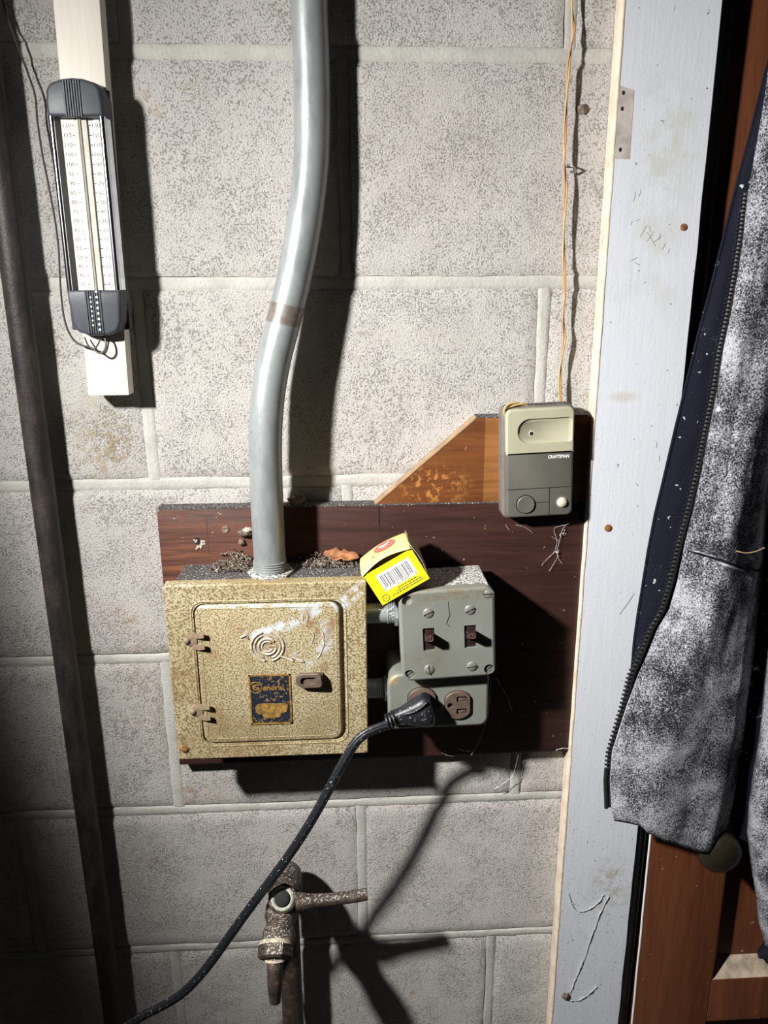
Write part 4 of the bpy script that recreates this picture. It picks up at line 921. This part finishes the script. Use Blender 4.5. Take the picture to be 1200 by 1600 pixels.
m = MB(); m.tube(spline(sp_, 4), [9.5, 9.5, 9, 8.6, 8.4, 8.2, 8, 8, 8, 8, 7.8, 7.6, 7.2, 6.8, 6.6, 6.4, 6.2], 18); spt = vp('spout', m, 'valve')
m = MB(); m.lathe(Vector(sp_[0])+Vector((0, 1, -1)), (0, .6, -.8), [(0, 10.8), (2.5, 10.8), (3, 9)], 22); vp('spout_collar', m, 'plaster', spt)
m = MB(); m.lathe(Vector(sp_[-1])+Vector((0, 0, .2)), (0, 0, -1), [(0, 4.6), (.5, 4.4), (.4, .1)], 14); vp('spout_bore', m, 'slot', spt)

# ------------------------------------------------------------------ jacket on the door
jk = thing('jacket', 'dark navy fleece jacket thick with white dust hanging over the door', 'jacket', (620, 40, -840))
LE = [(60, 1216), (110, 1204), (200, 1190), (304, 1172), (367, 1165), (426, 1156), (491, 1145), (547, 1133), (610, 1124), (690, 1108), (739, 1099), (802, 1085), (852, 1072), (910, 1060), (955, 1047), (983, 1030), (1022, 1014), (1055, 999), (1104, 981), (1175, 958), (1219, 955), (1262, 957), (1282, 961)]
RE = [(60, 1330), (500, 1270), (700, 1212), (780, 1198), (825, 1195), (915, 1190), (963, 1187), (1065, 1179), (1150, 1171), (1206, 1161), (1257, 1151), (1309, 1137), (1332, 1132)]
HEM = [(0, 1280), (.12, 1284), (.22, 1288), (.3, 1300), (.45, 1312), (.58, 1319), (.75, 1328), (.92, 1334), (1, 1330)]
def panel(s, t):
    vh = interp(HEM, s); v = 40+(vh-40)*t
    u = interp(LE, v)+(interp(RE, v)-interp(LE, v))*s
    env = math.sin(math.pi*min(1, s*1.05+.03))**.6 if s < .97 else math.sin(math.pi*min(1, s*1.05))**.6*.7
    d = 50+24*env*(.75+.25*t)+6*nz(s*2.5, t*3.2, 0, 1)*env+3.2*math.sin(s*9+t*5)*math.sin(math.pi*s)
    d += 2.2*nz(s*9, t*22, 4, 1)
    if s > .86: d -= 34*((s-.86)/.14)**1.6
    gv = interp([(0, 857), (.35, 868), (.7, 884), (1, 890)], s)
    g = (v-gv)/9
    if s > .03: d += 3.0*math.exp(-(g+1.0)**2)-4.2*math.exp(-(g-.2)**2)
    if abs(v-vh) < 40: d += 2.5*math.sin(math.pi*(vh-v)/40)
    return at(u, v, d)
m = MB(); m.grid(panel, 70, 240); fpn = build(m, 'front_panel', 'fleece', jk, smooth=80); fpn.modifiers.new('s', 'SOLIDIFY').thickness = -.0025
# hem and edge piping
m = MB(); m.tube([panel(k/60, 1) for k in range(61)], 1.9, 8); build(m, 'hem', 'fleece', fpn, smooth=80)
m = MB(); m.tube([panel(0, k/160) for k in range(161)], 1.5, 8); tag(build(m, 'edge_piping', 'smear', fpn, smooth=80), 'dust whitened edge piping')
# lining facing showing behind the front edge
FE = [(60, 1212), (110, 1197), (200, 1175), (313, 1145), (390, 1126), (453, 1110), (520, 1092), (602, 1072), (667, 1056), (753, 1036), (802, 1024), (859, 1013), (915, 1004), (958, 997), (1001, 991), (1060, 986), (1083, 982)]
def facing(s, t):
    v = 50+(1100-50)*t; a = interp(FE, v); b = interp(LE, v)+14
    return at(a+(b-a)*s, v, 40+5*math.sin(math.pi*s)+1.5*nz(s*3, t*20, 8, 1)-3*(1-s)**3+6*max(0, s-.5))
m = MB(); m.grid(facing, 14, 160); fa = build(m, 'lining_facing', 'lining', jk, smooth=80); fa.modifiers.new('s', 'SOLIDIFY').thickness = -.002
m = MB(); m.tube([facing(0, k/120) for k in range(121)], 1.6, 8); build(m, 'facing_edge', 'lining', fa, smooth=80)
# zip tape and teeth: runs along the front edge, hangs free at the bottom
ZP = []
for k in range(300):
    v = 300+k*(1262-300)/299
    x = interp(LE, v)-interp([(300, 8), (700, 11), (960, 15), (1055, 14), (1104, 8), (1175, 6), (1262, 7)], v)
    ZP.append(at(x, v, interp([(300, 47), (1000, 47), (1262, 45)], v)))
m = MB()
for s_ in (0,):
    m.add([(p[0]-1.2, p[1], p[2]) for p in ZP]+[(p[0]+9, p[1]-.5, p[2]) for p in ZP], [(i, i+1, 300+i+1, 300+i) for i in range(299)])
zt = build(m, 'zip_tape', 'tooth', jk, smooth=60); zt.modifiers.new('s', 'SOLIDIFY').thickness = .0012
m = MB(); acc = 0
for i in range(1, 300):
    acc += (Vector(ZP[i])-Vector(ZP[i-1])).length
    if acc > 2.75:
        acc = 0; p = ZP[i]; m.box(p[0]-4.2, p[0]-.4, p[1]-1.3, p[1]+1.5, p[2]-.65, p[2]+.65)
tag(build(m, 'zip_teeth', 'tooth', jk, smooth=None), 'dark moulded zip teeth', None, None, 'stuff')
# pocket welt
def welt(s, t):
    S_ = .04+.9*s; gv = interp([(0, 857), (.35, 868), (.7, 884), (1, 890)], S_); v = gv-3+9*t
    tt = (v-40)/(interp(HEM, S_)-40); p = panel(S_, tt); return (p[0], p[1]+2.5+1.5*math.sin(math.pi*t), p[2])
m = MB(); P_ = [welt(k/40, .45) for k in range(41)]; m.tube(P_, [1.2+.6*math.sin(k/40*3.1) for k in range(41)], 8)
po = build(m, 'pocket_opening', 'lining', fpn, smooth=80)
m = MB(); m.tube([(p[0], p[1]+.6, p[2]+1.9) for p in P_[:16]], 1.0, 8); build(m, 'pocket_edge', 'smear', po, smooth=80)
m = MB(); m.tube([(p[0], p[1]+.8, p[2]-2.6) for p in P_[17:32]], [1.5]*15, 8); build(m, 'pocket_edge', 'smear', po, smooth=80)
m = MB(); m.tube(spline([at(1150, 861, 82), at(1165, 864, 84), at(1180, 862, 84), at(1194, 856, 82)], 5), .7, 6)
tag(build(m, 'straw', 'endgrain', smooth=60), 'thin dry straw caught at the jacket pocket seam', 'straw')
# other front and back of the jacket, mostly past the frame
E2 = [(600, 1262), (800, 1236), (1000, 1206), (1140, 1192), (1162, 1188), (1210, 1180), (1256, 1174), (1300, 1171), (1350, 1177), (1400, 1185), (1437, 1188), (1469, 1197), (1500, 1204)]
def side(s, t):
    v = 500+(1500+25*s-500)*t; u = interp(E2, v)+170*s
    d = 66+18*math.sin(math.pi*min(1, s*.7+.05))+5*nz(s*4, t*6, 30, 1)+3*nz(s*12, t*24, 31, 1)-16*max(0, 1-s*9)**2
    return at(u, v, d)
m = MB(); m.grid(side, 40, 160); sp2 = build(m, 'sleeve', 'fleece', jk, smooth=80); sp2.modifiers.new('s', 'SOLIDIFY').thickness = -.003
E3 = [(600, 1240), (1000, 1180), (1100, 1164), (1200, 1148), (1262, 1139), (1290, 1143), (1330, 1158), (1365, 1174), (1400, 1190)]
def back(s, t):
    v = 500+(1400-500)*t; u = interp(E3, v)+(190)*s
    return at(u, v, 34+4*nz(s*4, t*8, 50, 1)-2*s)
m = MB(); m.grid(back, 20, 90); bk = build(m, 'back_panel', 'lining', jk, smooth=80); bk.modifiers.new('s', 'SOLIDIFY').thickness = -.003
q = at(1199, 1490, 62); lump('cuff', 'lining', None, None, (q[0]+14, 60, q[2]), (20, 14, 17), 40, parent=jk)
# white smears of dust caught on the fleece, lying on the surface
def smear(s0, t0, s1, t1, wd, seed):
    m = MB()
    def fn(a, b):
        s, t = s0+(s1-s0)*a, t0+(t1-t0)*a; k = math.sin(math.pi*a)**.5*(1+.5*nz(a*8, seed, 0, 1)); s += (b-.5)*wd*k
        p = panel(max(0.01, s), t); return (p[0], p[1]+.8, p[2])
    m.grid(fn, 24, 4); return build(m, 'dust_smear', 'smear', fpn, smooth=80)
smear(.20, .47, .10, .56, .09, 1); smear(.12, .56, .08, .64, .05, 2); smear(.09, .755, .03, .86, .05, 4)
m = MB(); r = random.Random(5)
for k in range(420):
    s, t = r.uniform(.05, .9), r.uniform(.15, .98); p = panel(s, t); z = r.choice([.5, .6, .7, .8, .9, 1.1, 1.3, 1.9])*r.uniform(.6, 1)
    bm_ = [(p[0]+z*a, p[1]+1.2+z*b, p[2]+z*c) for a, b, c in ((1, 0, 0), (-1, .1, 0), (0, 1, 0), (0, -1, 0), (0, 0, 1), (.2, 0, -1))]
    m.add(bm_, [(0, 2, 4), (2, 1, 4), (1, 3, 4), (3, 0, 4), (2, 0, 5), (1, 2, 5), (3, 1, 5), (0, 3, 5)])
tag(build(m, 'plaster_crumb', 'white', fpn, smooth=None), 'white crumbs caught in the fleece', None, None, 'stuff')

# ------------------------------------------------------------------ cobwebs
def web(label, strands, d, r=.35, clumps=()):
    m = MB(); g = random.Random(len(strands)*7+int(d))
    for st in strands:
        P = spline([at(u, v, d+g.uniform(0, 1.2)) for u, v in st], 7)
        P = [(p[0]+g.uniform(-.35, .35), p[1]+g.uniform(0, .6), p[2]+g.uniform(-.35, .35)) for p in P]
        m.tube(P, [r*g.uniform(.5, 1.5) for _ in P], 5)
    for u, v, k in clumps:
        p = at(u, v, d)
        for _ in range(int(k*8)): 
            q = (p[0]+g.gauss(0, k), p[1]+abs(g.gauss(0, .8)), p[2]+g.gauss(0, k)); m.tube([q, (q[0]+g.uniform(-2, 2), q[1]+g.uniform(0, 1), q[2]+g.uniform(-2, 2))], .3, 4)
    return tag(build(m, 'cobweb', 'web', smooth=60), label, 'cobweb')
web('dusty cobweb hanging below the wall control on dark board', [[(902, 806), (896, 814), (884, 820), (878, 830), (874, 845), (870, 860), (872, 872), (878, 880)], [(884, 820), (866, 826), (870, 845), (866, 862), (852, 876), (846, 884)], [(872, 868), (866, 880), (858, 892)], [(790, 820), (796, 828)], [(806, 820), (820, 824), (832, 832)], [(896, 790), (903, 770), (904, 752)], [(874, 845), (862, 838)]], 18, .17, ((878, 834, 1.6), (870, 862, 1.2)))
web('white cobweb strand from outlet box down to the board bottom', [[(762, 1045), (766, 1075), (764, 1105), (758, 1130), (752, 1150), (742, 1170), (728, 1173), (712, 1168)], [(742, 1170), (736, 1180)], [(775, 1060), (790, 1085), (800, 1110)]], 40, .28)
web('cobweb strands on lower jamb with a dark clump', [[(951, 1400), (938, 1425), (925, 1460), (912, 1495), (900, 1525), (890, 1552)], [(891, 1564), (905, 1562), (920, 1552), (932, 1541)], [(890, 1408), (898, 1420), (908, 1424), (924, 1418), (936, 1408), (942, 1398)], [(888, 1395), (890, 1405), (896, 1412)]], 21, .42)
lump('spider_egg_sac', 'mud', 'dark fuzzy clump at lower left edge of the jamb', 'insect nest', (at(884, 1557, 22)[0], 21, at(884, 1557, 22)[2]), (5, 3, 5), 60)
web('thin cobweb bridging fuse box and switch box', [[(577, 949), (590, 951), (604, 956), (617, 962)], [(604, 956), (612, 950), (620, 944)], [(608, 958), (614, 966), (622, 968)]], 66, .3, ((612, 956, 1.6),))
web('wisp of cobweb under the board edge below the outlet box', [[(690, 1176), (702, 1181), (716, 1181)]], 16, .35)
web('cobweb strand hanging down the wall below the board', [[(810, 1178), (806, 1195), (800, 1215), (797, 1228)], [(800, 1214), (786, 1224), (772, 1233)]], 8, .4)
web('wisp of cobweb at lower right corner of the board', [[(868, 1172), (880, 1169), (890, 1170)]], 17, .35)
web('faint cobweb in the conduit shadow on the wall', [[(512, 355), (520, 364), (530, 370), (542, 373)], [(520, 364), (526, 358)]], 2, .3)
